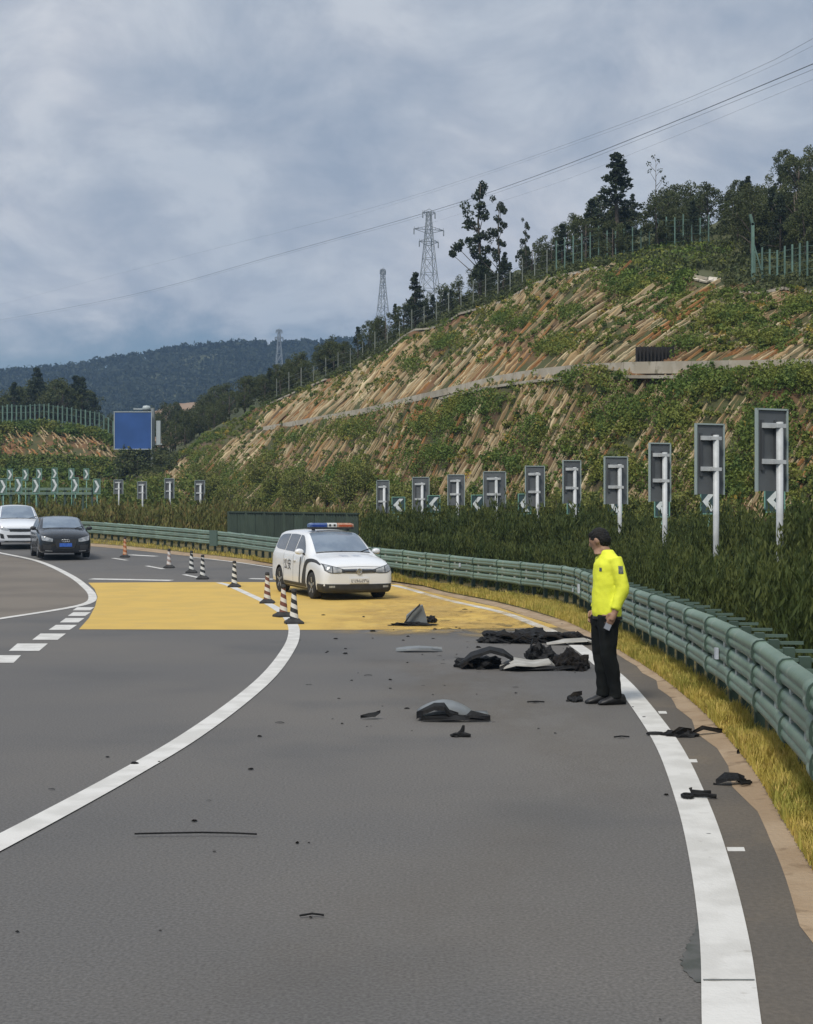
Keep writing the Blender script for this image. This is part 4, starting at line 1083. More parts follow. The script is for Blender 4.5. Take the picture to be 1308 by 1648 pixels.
def strap_mesh(zc, hh, dep):
    prof = []
    for i in range(9):
        a = -math.pi / 2 + math.pi * i / 8; prof.append((-dep * 1.22 * (math.cos(a) ** .5 if math.cos(a) > 1e-6 else 0.0), hh * .60 * math.sin(a)))
    return MB().loft([[(x, p[0], zc + p[1]) for p in prof] + [(x, .01, zc + hh * .4), (x, .01, zc - hh * .4)] for x in (-.655, -.635)]).mesh('joint_strap', M_post, False)
def build_rail():
    q = rail_curve(2000); s = np.concatenate([[0], np.cumsum(np.linalg.norm(np.diff(q, axis=0), axis=1))])
    def at(t): return np.array([np.interp(t, s, q[:, 0]), np.interp(t, s, q[:, 1])])
    b0 = (*at(s[-1] * .7), 0); b0 = np.array([b0[0], b0[1], rail_base(b0[1])])
    root = thing('guard_rail', 'long green three-beam guard rail curving along the outside of the road', 'guard rail', b0)
    beams = [beam_mesh(.797, .166, .090), beam_mesh(.613, .166, .080), beam_mesh(.429, .166, .080)]
    straps = [strap_mesh(.797, .166, .090), strap_mesh(.613, .166, .080), strap_mesh(.429, .166, .080)]
    postm = MB().box((0, .14, .36), (.08, .08, 1.0)).mesh('post', M_post)
    armm = MB().box((0, .20, .835), (.022, .34, .025)).mesh('bracket', mat('bracket_green', (.085, .135, .11), rough=.6))
    blockm = [MB().box((0, -.02, zz), (.10, .07, .06)).mesh('spacer_block', M_block) for zz in (.705, .521)]
    L = 1.5; n = int(s[-1] // L); k = 0
    rd = random.Random(2)
    # keep the joint near the damaged kink at the polyline corner
    for i in range(n):
        a, b = at(i * L), at((i + 1) * L); c = (a + b) / 2
        # curve runs far to near: local +x towards the camera, road side must be local -y
        ang = math.atan2(b[1] - a[1], b[0] - a[0])
        za, zb = rail_base(a[1]), rail_base(b[1])
        M = Matrix.Translation((c[0], c[1], (za + zb) / 2)) @ Matrix.Rotation(ang, 4, 'Z') @ Matrix.Rotation(-math.atan2(zb - za, L), 4, 'Y')
        flip = Matrix.Diagonal((1, 1, 1, 1))
        ln = np.linalg.norm(b - a) / L
        for me in beams:
            o = bpy.data.objects.new('beam', me); C.objects.link(o); o.parent = root
            J = Matrix.Rotation(rd.uniform(-.012, .012), 4, 'Z') @ Matrix.Rotation(rd.uniform(-.01, .01), 4, 'Y')
            o.matrix_basis = Matrix.Translation(-Vector(b0)) @ M @ SIDE @ J @ Matrix.Diagonal((ln, 1, 1, 1))
            if c[1] < 45:
                st = bpy.data.objects.new('joint_strap', straps[beams.index(me)]); C.objects.link(st); st.parent = root; st.matrix_basis = o.matrix_basis
        near = c[1] < 45
        for u in ((-.36, .14, .64) if False else (-.375, .375)):
            Mu = M @ SIDE @ Matrix.Translation((u, 0, 0))
            for nm, me in (('post', postm), ('bracket', armm), ('spacer_block', blockm[0]), ('spacer_block', blockm[1])):
                if nm != 'post' and not near: continue
                o = bpy.data.objects.new(nm, me); C.objects.link(o); o.parent = root
                o.matrix_basis = Matrix.Translation(-Vector(b0)) @ Mu
    # white reflectors and a torn paper label on the beams
    for (D, zz, sz) in ((27.6, .54, (.24, .03, .17)), (29.0, .44, (.12, .03, .07)), (13.0, .60, (.08, .03, .10)), (36.8, .66, (.06, .03, .10))):
        j = int(np.argmin(abs(q[:, 1] - D))); p = q[j]; tg = q[min(j + 4, len(q) - 1)] - q[max(j - 4, 0)]; ang = math.atan2(tg[1], tg[0])
        o = MB().box((0, -.095, zz), sz).build('reflector', M_refl, root); o.matrix_basis = Matrix.Translation(-Vector(b0)) @ Matrix.Translation((p[0], p[1], rail_base(p[1]))) @ Matrix.Rotation(ang, 4, 'Z') @ SIDE
    # cover plate where two rail lengths meet at the far bend
    j = int(np.argmin(abs(q[:, 1] - 55.0))); p = q[j]; tg = q[j + 6] - q[j - 6]; ang = math.atan2(tg[1], tg[0])
    o = MB().box((0, -.11, .61), (.75, .05, .60)).build('cover_plate', mat('plate_green', (.075, .12, .095), rough=.6), root); o.matrix_basis = Matrix.Translation(-Vector(b0)) @ Matrix.Translation((p[0], p[1], rail_base(p[1]))) @ Matrix.Rotation(ang, 4, 'Z') @ SIDE
SIDE = Matrix.Diagonal((1, 1, 1, 1))
# decide which side of the curve faces the road (towards -x at the near end)
_q = rail_curve(400); _t = _q[330] - _q[320]; _left = np.array([-_t[1], _t[0]])
if _left[0] < 0: SIDE = Matrix.Rotation(math.pi, 4, 'Z')       # local -y must point to -x (road)
build_rail()

# ------------------------------------------------------------------ dark green screen behind the rail
def build_screen():
    a, b = P(368, 850, 57.5), P(577, 850, 50.0); za = float(gz(54)) + .1
    root = thing('roadside_screen', 'dark green corrugated screen wall behind the guard rail', 'screen', (a[0], a[1], za))
    ms = mat('screen_green', (0.030, 0.048, 0.034), (0.040, 0.060, 0.042), scale=2, rough=.7, rnd=.2)
    n = 13; top = lambda u: H + (25 - 3 * u) / F * (57.5 - 7.5 * u)
    for i in range(n):
        u0, u1 = i / n, (i + 1) / n - .004; A = a * (1 - u0) + b * u0; B = a * (1 - u1) + b * u1; d = (B - A); d /= np.linalg.norm(d); nn = np.array([d[1], -d[0], 0])
        pts = []; m = MB(); w = np.linalg.norm(B - A); k = 8
        front = [(w * j / k, (.04 if j % 2 else 0.0)) for j in range(k + 1)]
        poly = front + [(w, -.03), (0, -.03)]
        m.prism(poly, (0, 0, top(u0) - za), origin=(*A[:2], za), ax=(d[0], d[1], 0), ay=(nn[0], nn[1], 0))
        m.build('panel', ms, root, off=(a[0], a[1], za))
    for i in range(0, n + 1, 2):
        A = a * (1 - i / n) + b * i / n; MB().box((A[0], A[1] - .06, (za + top(i / n)) / 2), (.09, .09, top(i / n) - za + .12)).build('post', ms, root, off=(a[0], a[1], za))
    A, B = a + [0, -.02, 0], b + [0, -.02, 0]; A[2] = top(0) + .03; B[2] = top(1) + .03
    MB().bar(A, B, .1, .06).build('top_rail', ms, root, off=(a[0], a[1], za))
build_screen()

# ------------------------------------------------------------------ signs seen from behind, and chevron markers
M_sback = mat('sign_back', (0.095, 0.105, 0.112), (0.125, 0.135, 0.14), scale=1.5, rough=.55, metal=.2, rnd=.1)
M_sarm = mat('sign_arm', (0.50, 0.52, 0.52), (0.40, 0.42, 0.43), scale=5, rough=.5)
M_spost = mat('sign_post', (0.52, 0.54, 0.55), (0.40, 0.42, 0.42), scale=3, rough=.5, rnd=.06)
M_sedge = mat('sign_edge', (0.30, 0.36, 0.35), rough=.5)
def sign_back(px, yt, yb, wpx, D, label, group, yaw):
    zt, zb = H - (yt - HY) / F * D, H - (yb - HY) / F * D; hgt = zt - zb; w = wpx / F * D / max(.35, math.cos(yaw))
    base = P(px, 850, D); base[2] = float(gz(D)) - .05
    t = thing('roadside_sign', label, 'sign', base, yaw, group)
    zb -= base[2]; zt -= base[2]; zc = (zb + zt) / 2
    MB().box((0, .14, zc), (w, .025, hgt)).build('panel', M_sback, t)
    for s in (-1, 1): MB().box((s * w / 2, .13, zc), (.025, .06, hgt + .02)).build('edge_trim', M_sedge, t)
    MB().box((0, .13, zt), (w + .02, .06, .025)).build('edge_trim', M_sedge, t)
    for s in (-1, 1): MB().box((s * w * .22 - .06, .115, zc + hgt * .06), (.05, .03, hgt * .62)).build('stiffener', mat('stiffener', (.05, .055, .06), rough=.6), t)
    for f_ in (.30, -.14):
        MB().box((-.03, .10, zc + hgt * f_), (w * .62, .05, .075)).build('cross_arm', M_sarm, t)
        MB().box((0.05, .03, zc + hgt * f_ - .01), (.17, .16, .06)).build('clamp', M_sarm, t)
    MB().tube([(.05, .0, -.2), (.05, 0, zc + hgt * .34)], .052, 10).build('post', M_spost, t, True)
    return t
SB = [(616, 773, 826, 20, 56), (677, 768, 823, 27, 53), (734, 764, 813, 27, 50.5), (796, 759, 816, 36, 47.5), (862, 750, 815, 31, 43.5), (922, 741, 810, 29, 39.5), (994, 735, 811, 38, 35), (1066, 713, 807, 35, 29.5), (1148, 682, 795, 48, 25), (1250, 658, 790, 54, 21.3)]
ORD = ['tenth', 'ninth', 'eighth', 'seventh', 'sixth', 'fifth', 'fourth', 'third', 'second', 'first']
for i, (x, a, b, w, D) in enumerate(SB):
    lab = ('tallest grey sign board seen from behind, first of the row above the hedge' if i == 9 else
           'grey sign board seen from behind, %s in the row back from the tallest one' % ORD[i])
    if i == 0: lab = 'smallest grey sign board seen from behind, last of the row, by the dark screen'
    sign_back(x, a, b, w, D, lab, 'grey sign boards seen from behind along the hedge', R(22 - 3 * (9 - i)) if i > 3 else R(0))
for i, (x, a, b, w, D) in enumerate([(190, 772, 795, 15, 92), (228, 775, 803, 15, 86), (272, 770, 802, 15, 80), (321, 773, 805, 16, 74)]):
    sign_back(x, a, b, w, D, ['pale small sign board seen from behind, next to the chevron markers', 'small grey sign back, second after the chevron markers', 'small grey sign back, third after the chevron markers', 'small grey sign back on a pale post just before the dark screen'][i], 'small sign boards at the far bend', 0)

M_chev = mat('chevron_dark', (0.030, 0.060, 0.065), rough=.5); M_cfr = mat('chevron_frame', (0.16, 0.32, 0.26), rough=.5); M_cw = mat('chevron_white', (.66, .70, .70), (.56, .60, .60), scale=6, rough=.4)
def chevron(px, yc, D, hgt, w, dirn, label, group, zbase=None, yaw=0.0):
    base = P(px, 850, D); base[2] = float(gz(D)) if zbase is None else zbase
    t = thing('chevron_marker', label, 'sign', base, yaw, group); zc = H - (yc - HY) / F * D - base[2]
    MB().box((0, 0, zc), (w, .02, hgt)).build('board', M_chev if dirn < 0 else mat('chevron_green', (.075, .13, .105), (.10, .16, .13), scale=5, rough=.6), t)
    b = .028
    for (dx, dz, sx, sz) in ((0, hgt / 2, w + b, b), (0, -hgt / 2, w + b, b), (-w / 2, 0, b, hgt - b), (w / 2, 0, b, hgt - b)):
        MB().box((dx, -.006, zc + dz), (sx, .05, sz)).build('frame', M_cfr, t)
    a = hgt * .40; k = w * .30; th = w * .34; sg = dirn
    poly = [(sg * k, 0), (-sg * k * .55, a), (-sg * k * .55 - sg * th, a), (sg * k - sg * th, 0), (-sg * k * .55 - sg * th, -a), (-sg * k * .55, -a)]
    MB().prism(poly, (0, -.012, 0), origin=(sg * w * .1, -.012, zc)).build('arrow', M_cw, t)
    MB().tube([(0, .05, -.3), (0, .05, zc + hgt * .3)], .032, 8).build('post', M_cfr, t, True)
CH = [(641, 813, 53.5, .60, .48), (698, 811, 52, .60, .44), (768, 811, 50, .62, .42), (844, 811, 47.5, .66, .42), (923, 812, 45.5, .6, .42), (989, 812, 43, .6, .42), (1065, 815, 40.5, .6, .42), (1141, 807, 38, .66, .46), (1246, 805, 36, .6, .50)]
for i, (x, y, D, h_, w_) in enumerate(CH):
    chevron(x, y, D, h_, w_, -1, ['white left-pointing chevron marker beside the smallest grey sign board', 'left-pointing chevron marker between the smallest and second smallest sign boards', 'left-pointing chevron marker next to the wide grey sign board', 'left-pointing chevron marker half beside the sixth grey sign board',
        'chevron marker peeping out under the fifth grey sign board', 'chevron marker peeping out under the fourth grey sign board', 'chevron marker peeping out under the third grey sign board', 'chevron marker showing left of the second sign post', 'chevron marker behind the post of the tallest sign board'][i], 'chevron markers facing the road behind the hedge')
LCH = [(5, 783, 76), (30, 781, 76.5), (58, 782, 77), (88, 781, 77.5), (121, 781, 78), (156, 783, 79)]
for i, (x, y, D) in enumerate(LCH):
    chevron(x, y, D, .82, .36, 1, 'right-pointing white chevron marker in the lower row over the scrub bank', 'lower row of chevron markers at the far bend', None)
for i, (x, y, D) in enumerate([(16, 764, 92), (41, 764, 92.5), (63, 763, 93), (88, 762, 93.5), (115, 763, 94), (139, 763, 94.5)]):
    chevron(x, y, D, .72, .34, 1, 'small white chevron marker in the upper row behind the far rail', 'upper row of chevron markers at the far bend', None)
def far_rail():
    b0 = P(0, 790, 84); b0[2] = 1.7
    root = thing('far_guard_rail', 'second green guard rail between the two chevron rows at the far bend', 'guard rail', b0)
    xs = np.linspace(-40, 148, 14)
    for a, b in zip(xs[:-1], xs[1:]):
        for yy in (787, 794): MB().bar(P(a, yy, 84), P(b - .4, yy, 84), .08, .16).build('beam', M_rail, root, off=b0)
    for a in xs: 
        p = P(a, 785, 84.1); MB().box((p[0], p[1], (p[2] + 1.4) / 2), (.12, .12, p[2] - 1.4)).build('post', M_post, root, off=b0)
far_rail()

# ------------------------------------------------------------------ traffic cones
def stripe_mat(name, ca, cb, freq=2.4):
    m = bpy.data.materials.new(name); m.use_nodes = True; nt = m.node_tree; N = nt.nodes; L = nt.links; b = N['Principled BSDF']; b.inputs['Roughness'].default_value = .5
    tc = N.new('ShaderNodeTexCoord'); sp = N.new('ShaderNodeSeparateXYZ'); L.new(tc.outputs['Object'], sp.inputs[0])
    at = N.new('ShaderNodeMath'); at.operation = 'ARCTAN2'; L.new(sp.outputs['Y'], at.inputs[0]); L.new(sp.outputs['X'], at.inputs[1])
    ml = N.new('ShaderNodeMath'); ml.operation = 'MULTIPLY'; ml.inputs[1].default_value = 1 / (2 * math.pi); L.new(at.outputs[0], ml.inputs[0])
    zz = N.new('ShaderNodeMath'); zz.operation = 'MULTIPLY_ADD'; zz.inputs[1].default_value = 6.2; L.new(sp.outputs['Z'], zz.inputs[0]); L.new(ml.outputs[0], zz.inputs[2])
    fr = N.new('ShaderNodeMath'); fr.operation = 'FRACT'; L.new(zz.outputs[0], fr.inputs[0])
    gt = N.new('ShaderNodeMath'); gt.operation = 'GREATER_THAN'; gt.inputs[1].default_value = .5; L.new(fr.outputs[0], gt.inputs[0])
    mx = N.new('ShaderNodeMixRGB'); mx.inputs[1].default_value = (*ca, 1); mx.inputs[2].default_value = (*cb, 1); L.new(gt.outputs[0], mx.inputs[0]); L.new(mx.outputs[0], b.inputs['Base Color'])
    return m
S_bw = stripe_mat('cone_black_white', (.02, .022, .022), (.60, .60, .57)); S_rw = stripe_mat('cone_red_white', (.14, .05, .03), (.58, .56, .50)); S_or = stripe_mat('cone_orange', (.38, .12, .035), (.55, .33, .2)); S_pl = stripe_mat('cone_faded', (.30, .22, .19), (.56, .53, .50))
M_rub = mat('cone_rubber', (.018, .018, .018), (.03, .03, .03), scale=9, rough=.8)
def cone(px, py, h, sm, label, rz=0.0, lean=0.0, group='striped traffic cones closing the lane'):
    p = G(px, py); t = thing('traffic_cone', label, 'traffic cone', p, rz, group); t.rotation_euler = (lean, 0, rz)
    bs = .33
    MB().loft([[(sx * bs / 2 * k, sy * bs / 2 * k, z) for sx, sy in ((-1, -1), (1, -1), (1, 1), (-1, 1))] for (k, z) in ((1, .0), (1, .035), (.93, .05), (.62, .085), (.56, .10))]).build('base', M_rub, t)
    MB().lathe([(.085, .085), (.082, .10), (.043, h - .06), (.042, h - .05), (.042, h - .005), (.03, h)], 20).build('body', sm, t, True)
    MB().lathe([(.05, h - .055), (.052, h - .03), (.046, h + .012), (.02, h + .02)], 16).build('cap', M_rub, t, True)
cone(201, 897, .75, S_or, 'faded orange traffic cone far up the lane near the bend')
cone(272, 914, .62, S_pl, 'pale worn traffic cone between the orange one and the striped pair')
cone(308, 922, .68, S_bw, 'black and white cone, farther one of the close pair')
cone(326, 932, .70, S_bw, 'black and white cone, nearer one of the close pair')
cone(377, 945, .70, S_bw, 'single black and white cone standing on the yellow surfacing edge')
cone(430, 971, .70, S_rw, 'dark striped cone beside the rear wheel of the patrol car')
cone(456, 993, .62, S_rw, 'red-brown and white cone, farther one of the front pair by the patrol car', .5)
cone(473, 1004, .62, S_bw, 'black and white cone on a square base, nearest the yellow edge before the patrol car', .2)

# ------------------------------------------------------------------ crash debris
M_blk = mat('debris_black', (.005, .005, .0055), (.012, .012, .012), scale=7, spec=.25, rough=.65, bump=.4, bscale=30)
M_brn = mat('debris_charred', (.014, .011, .008), (.007, .006, .006), scale=9, spec=.2, rough=.85, bump=.6, bscale=30)
M_gry = mat('debris_grey', (.17, .185, .19), (.12, .13, .135), scale=3, rough=.4)
M_pal = mat('debris_pale', (.40, .39, .36), (.29, .28, .25), scale=4, rough=.7)
def lump(m, c, r, seed, rough=.35):
    """an irregular torn lump: noise-pushed ball, flat below"""
    bm = bmesh.new(); bmesh.ops.create_icosphere(bm, subdivisions=4 if r[0] > .2 else 3, radius=1.0)
    for v in bm.verts:
        n = v.co.normalized(); d = 1 + rough * mnoise.fractal(n * 1.7 + Vector((seed, 0, seed * .3)), 1.0, 2.0, 4) + .20 * mnoise.noise(n * 5 + Vector((0, seed, 0))) + .07 * mnoise.noise(n * 13 + Vector((seed, seed, 0)))
        v.co = Vector((n.x * r[0] * d, n.y * r[1] * d, max(-.02, n.z * r[2] * d))) + Vector(c)
    b = len(m.v); bm.verts.ensure_lookup_table(); m.v += [tuple(v.co) for v in bm.verts]; m.f += [tuple(b + v.index for v in f.verts) for f in bm.faces]; bm.free(); return m
def shard(m, pts, wid, th, seed):
    """a torn strip with ragged edges"""
    rd = random.Random(seed); rings = []
    for i, p in enumerate(pts):
        w = wid * (rd.uniform(.45, 1.1) if 0 < i < len(pts) - 1 else .2); 
        p = np.array(p, float); rings.append([p + [0, -w / 2, 0], p + [0, w / 2, th * .4 + rd.uniform(-.02, .04)], p + [0, w / 2 - .01, th + rd.uniform(0, .03)], p + [0, -w / 2 + .01, th * .8]])
    m.loft(rings); return m
def debris(name, px, py, label, rz=0.0, group=None, cat='wreckage'):
    return thing(name, label, cat, G(px, py, .008), rz, group)
def heap_A():
    t = debris('wreck_heap', 852, 1033, 'long low heap of charred black wreckage lying across the yellow edge')
    ppm = F / G(852, 1033)[1]; s = 1 / ppm
    m = MB(); lump(m, (-45 * s, .1, 0), (34 * s, .3, 14 * s), 3.1, .45); lump(m, (5 * s, .2, 0), (38 * s, .35, 19 * s), 5.2, .4); lump(m, (50 * s, .1, 0), (36 * s, .28, 15 * s), 7.4); m.build('torn_mass', M_blk, t)
    m = MB()
    for k in range(9):
        rd = random.Random(k); x = rd.uniform(-76, 70) * s; shard(m, [(x, .05, .01), (x + .12, -.1, .05 + rd.random() * .07), (x + .22, -.15, .06 + rd.random() * .05), (x + .38, -.25, .01)], .24, .03, k)
    m.build('torn_strips', M_brn, t)
    m = MB(); lump(m, (-70 * s, -.05, 0), (14 * s, .12, 10 * s), 9.1, .5); m.build('loose_lump', M_blk, t)
    for k in range(7):
        rd = random.Random(70 + k); x = rd.uniform(-80, 70) * s
        MB().tube([(x, -.2, .01), (x + rd.uniform(.1, .2), -.3 + rd.uniform(-.1, .1), .02 + rd.random() * .1), (x + rd.uniform(.2, .45), -.35 + rd.uniform(-.15, .1), .01)], .012, 5).build('loose_wire', M_blk, t)
    m = MB(); shard(m, [(22 * s, -.5, .0), (50 * s, -.45, .03), (85 * s, -.4, .05), (96 * s, -.4, .01)], .45, .02, 41); m.build('pale_sheet', M_pal, t)
heap_A()
def heap_B():
    t = debris('bumper_wreck', 778, 1075, 'black torn bumper with curved arm next to the pale panel'); s = G(778, 1075)[1] / F
    m = MB(); lump(m, (-5 * s, .1, 0), (34 * s, .22, 16 * s), 12.3, .5); m.build('torn_mass', M_blk, t)
    m = MB(); shard(m, [(-38 * s, 0, 0), (-20 * s, 0, 15 * s), (10 * s, -.05, 26 * s), (32 * s, -.05, 20 * s), (48 * s, 0, 10 * s)], .28, .05, 5); m.build('curved_arm', M_blk, t)
    m = MB(); shard(m, [(-36 * s, -.1, 0.0), (-26 * s, -.1, 8 * s), (-18 * s, -.1, 2 * s)], .12, .03, 8); m.build('broken_tip', M_brn, t)
    t = debris('body_panel', 842, 1076, 'pale crumpled body panel lying between the black bumper and the lumps'); 
    m = MB(); shard(m, [(-38 * s, -.1, .0), (-15 * s, 0, 9 * s), (15 * s, .05, 6 * s), (42 * s, 0, 9 * s), (50 * s, 0, 2 * s)], .7, .02, 17); m.build('sheet', M_pal, t)
    m = MB(); shard(m, [(-40 * s, -.2, .0), (-25 * s, -.15, 7 * s), (0, -.2, 1 * s), (45 * s, -.2, 3 * s), (58 * s, -.2, 0)], .14, .02, 19); m.build('dark_edge', M_blk, t)
    t = debris('wreck_lump', 872, 1066, 'round black lump of wreckage with a torn tip, behind the pale panel'); 
    m = MB(); lump(m, (0, .1, 0), (26 * s, .3, 27 * s), 22.1, .35); m.build('torn_mass', M_blk, t)
    m = MB(); shard(m, [(-24 * s, 0, 2 * s), (-20 * s, -.1, 24 * s), (-14 * s, 0, 38 * s)], .12, .03, 23); m.build('torn_tip', M_blk, t)
    t = debris('wreck_lump', 921, 1076, 'dome shaped black wreckage lump against the legs of the standing man'); 
    m = MB(); lump(m, (0, .1, 0), (27 * s, .33, 27 * s), 31.7, .3); m.build('torn_mass', M_brn, t)
    m = MB(); shard(m, [(-27 * s, -.15, 0), (-5 * s, -.2, 4 * s), (20 * s, -.2, 0)], .14, .02, 33); m.build('torn_strip', M_blk, t)
heap_B()
def wedge():
    t = debris('wedge_wreck', 668, 1006, 'wedge of broken bodywork with a grey face on the yellow surfacing'); s = G(668, 1006)[1] / F
    MB().prism([(-16 * s, 0), (20 * s, 0), (18 * s, 12 * s), (12 * s, 31 * s), (2 * s, 27 * s), (-14 * s, 14 * s)], (0, .3, 0), origin=(0, 0, .01)).build('grey_face', M_gry, t)
    m = MB(); lump(m, (0, -.05, 0), (34 * s, .25, 5 * s), 44.1, .5); m.build('base_tear', M_blk, t)
    m = MB(); shard(m, [(-17 * s, -.06, 2 * s), (-5 * s, -.08, 19 * s), (8 * s, -.06, 32 * s)], .12, .03, 45); m.build('dark_edge', M_blk, t)
    m = MB(); lump(m, (27 * s, .3, 4 * s), (8 * s, .12, 9 * s), 47.1, .5); shard(m, [(10 * s, .2, 6 * s), (20 * s, .3, 9 * s), (30 * s, .3, 8 * s)], .08, .03, 46); m.build('loose_bracket', M_blk, t)
wedge()
def fender():
    t = debris('fender', 728, 1154, 'grey car fender lying on the lane, dark wheel arch curve below'); s = G(728, 1154)[1] / F
    n = 15; rings = []
    for i in range(n):
        u = i / (n - 1); x = (-56 + 114 * u) * s; top = (4 + 22 * math.sin(math.pi * min(1, u * 1.18 + .05)) ** .8 * (1 if u < .8 else (1.2 - u) / .4)) * s
        rings.append([(x, .30, .02), (x, .22, top * .9), (x, .12, top), (x, -.12, top * .75), (x, -.2, top * .35 + .01), (x, -.19, top * .30), (x, -.1, top * .68), (x, .12, top * .93), (x, .2, top * .82), (x, .28, .0)])
    MB().loft(rings).build('skin', M_gry, t, True)
    m = MB(); pts = [(-58 * s, -.2, .01), (-48 * s, -.24, 9 * s), (-30 * s, -.25, 17 * s), (-14 * s, -.24, 16 * s), (-6 * s, -.24, 6 * s), (8 * s, -.24, 2 * s)]; shard(m, pts, .10, .05, 51); m.build('arch_liner', M_blk, t)
    m = MB(); shard(m, [(16 * s, -.26, .0), (28 * s, -.26, 6 * s), (44 * s, -.26, 4 * s), (58 * s, -.26, 0)], .08, .03, 52); shard(m, [(-50 * s, -.27, 0), (0, -.28, .015), (56 * s, -.27, 0)], .10, .012, 53); m.build('torn_edge', M_blk, t)
fender()
def twist():
    t = debris('twisted_bracket', 740, 1184, 'small twisted black bracket with an upright tip beyond the fender'); s = G(740, 1184)[1] / F
    m = MB(); lump(m, (-6 * s, 0, 0), (9 * s, .05, 5 * s), 60.2, .4); m.build('lump', M_blk, t)
    m = MB(); m.tube([(-2 * s, 0, 2 * s), (4 * s, 0, 8 * s), (6 * s, 0, 17 * s)], [.02, .02, .01], 6); m.tube([(0, 0, 3 * s), (10 * s, -.03, 2 * s), (17 * s, -.03, 1 * s)], [.025, .02, .015], 6); m.build('arms', M_blk, t)
twist()
def strips():
    s = G(674, 1048)[1] / F; t = debris('trim_strip', 674, 1048, 'flat grey plastic trim strip lying before the yellow surfacing')
    m = MB(); shard(m, [(-37 * s, 0, 0), (-20 * s, 0, .02), (0, 0, .03), (20 * s, 0, .025), (37 * s, .03, 0)], .26, .03, 61); m.build('strip', M_gry, t)
    s = G(315, 1345)[1] / F; t = debris('thin_rod', 315, 1345, 'long thin black rod lying alone on the near lane')
    MB().tube([(-98 * s, 0, .012), (-40 * s, .012, .014), (10 * s, .016, .016), (60 * s, .01, .014), (98 * s, -.01, .012)], .0052, 6).build('rod', M_blk, t)
    s = G(1108, 1184)[1] / F; t = debris('torn_trim', 1105, 1184, 'black torn trim piece with ragged tail reaching onto the gutter')
    m = MB(); lump(m, (-8 * s, 0, 0), (24 * s, .08, 10 * s), 71.2, .6); m.build('torn_mass', M_blk, t)
    m = MB(); shard(m, [(10 * s, .02, 2 * s), (28 * s, .06, 9 * s), (45 * s, .08, 5 * s), (62 * s, .1, 1 * s)], .06, .012, 72); shard(m, [(-26 * s, -.05, 2 * s), (-12 * s, 0, 8 * s), (8 * s, 0, 6 * s)], .05, .015, 73); m.build('ragged_tail', M_brn, t)
    s = G(1054, 1182)[1] / F; t = debris('oval_flap', 1054, 1182, 'dark oval flap lying on the white edge line')
    MB().lathe([(14 * s, 0), (14.5 * s, .012), (12 * s, .022), (0.01, .026)], 18).build('flap', M_blk, t)
    t.scale = (1, .45, 1)
    s = G(1182, 1262)[1] / F; t = debris('broken_vent', 1180, 1262, 'black broken vent with comb-like fins near the gutter')
    m = MB(); shard(m, [(-28 * s, 0, 0), (-12 * s, 0, .03), (8 * s, 0, .03), (18 * s, 0, .01)], .13, .02, 81); m.build('plate', M_blk, t)
    for k in range(5): MB().bar((8 * s, -.09 + k * .042, .02), ((24 + 6 * math.sin(k)) * s, -.05 + k * .05, .015), .014).build('fin', M_blk, t)
    s = G(1126, 1283)[1] / F; t = debris('clip_piece', 1124, 1284, 'black clip with two prongs lying on the white edge line')
    MB().tube([(-4 * s + 8 * s * math.cos(a) - 14 * s, .05 * math.sin(a), .015) for a in np.linspace(0, 6.0, 12)], .012, 6).build('ring', M_blk, t)
    MB().tube([(-14 * s, .03, .015), (10 * s, .0, .02), (28 * s, -.01, .012)], .014, 6).build('prong', M_blk, t)
    MB().tube([(-6 * s, .14, .04), (-5 * s, .13, .02), (12 * s, .12, .015), (26 * s, .13, .015)], .012, 6).build('prong', M_blk, t)
    t = debris('gutter_scrap', 1196, 1215, 'small black scrap lying at the grass edge of the gutter'); m = MB(); shard(m, [(-.05, 0, 0), (0, .02, .03), (.06, .02, .0)], .05, .02, 85); shard(m, [(.0, .02, 0), (.05, .08, .02), (.1, .1, 0)], .03, .02, 86); m.build('scrap', M_blk, t)
    s = G(924, 1127)[1] / F; t = debris('rubber_lump', 924, 1127, 'black rubbery lump on the lane near the shoes of the man'); m = MB(); lump(m, (0, 0, 0), (13 * s, .1, 10 * s), 90.3, .4); m.build('lump', M_blk, t)
    m = MB(); shard(m, [(-12 * s, -.02, 0), (-2 * s, -.03, 6 * s), (12 * s, -.02, 9 * s)], .06, .02, 91); m.build('flap', M_brn, t)
    s = G(596, 1155)[1] / F; t = debris('curved_scrap', 596, 1156, 'small curved dark scrap with a raised end on the lane'); m = MB(); shard(m, [(-16 * s, 0, 0), (-4 * s, 0, .01), (8 * s, 0, .02), (16 * s, 0, .05)], .06, .012, 92); m.build('scrap', M_blk, t)
    s = G(512, 1046)[1] / F
strips()
CRUMB = [(592, 1087), (628, 1108), (540, 1028), (556, 1044), (628, 1094), (545, 1124), (497, 1356), (478, 1356), (28, 1499), (258, 1497), (217, 1229), (256, 1226), (404, 1238), (173, 1218), (313, 1321), (336, 1288), (418, 1185), (566, 1095), (748, 981), (718, 1012), (700, 1013), (734, 1010),
         (735, 1053), (790, 1032), (700, 1050), (556, 1052), (1072, 1279), (1150, 1262), (1140, 1342), (1036, 1154), (1018, 1138), (862, 1131), (1000, 1188), (500, 1476), (1062, 1640), (520, 990), (585, 993), (640, 1003), (600, 1016), (770, 1042), (830, 1115), (655, 1140), (450, 1163), (345, 1370), (905, 1005), (812, 1020), (1148, 1178), (83, 1270)]
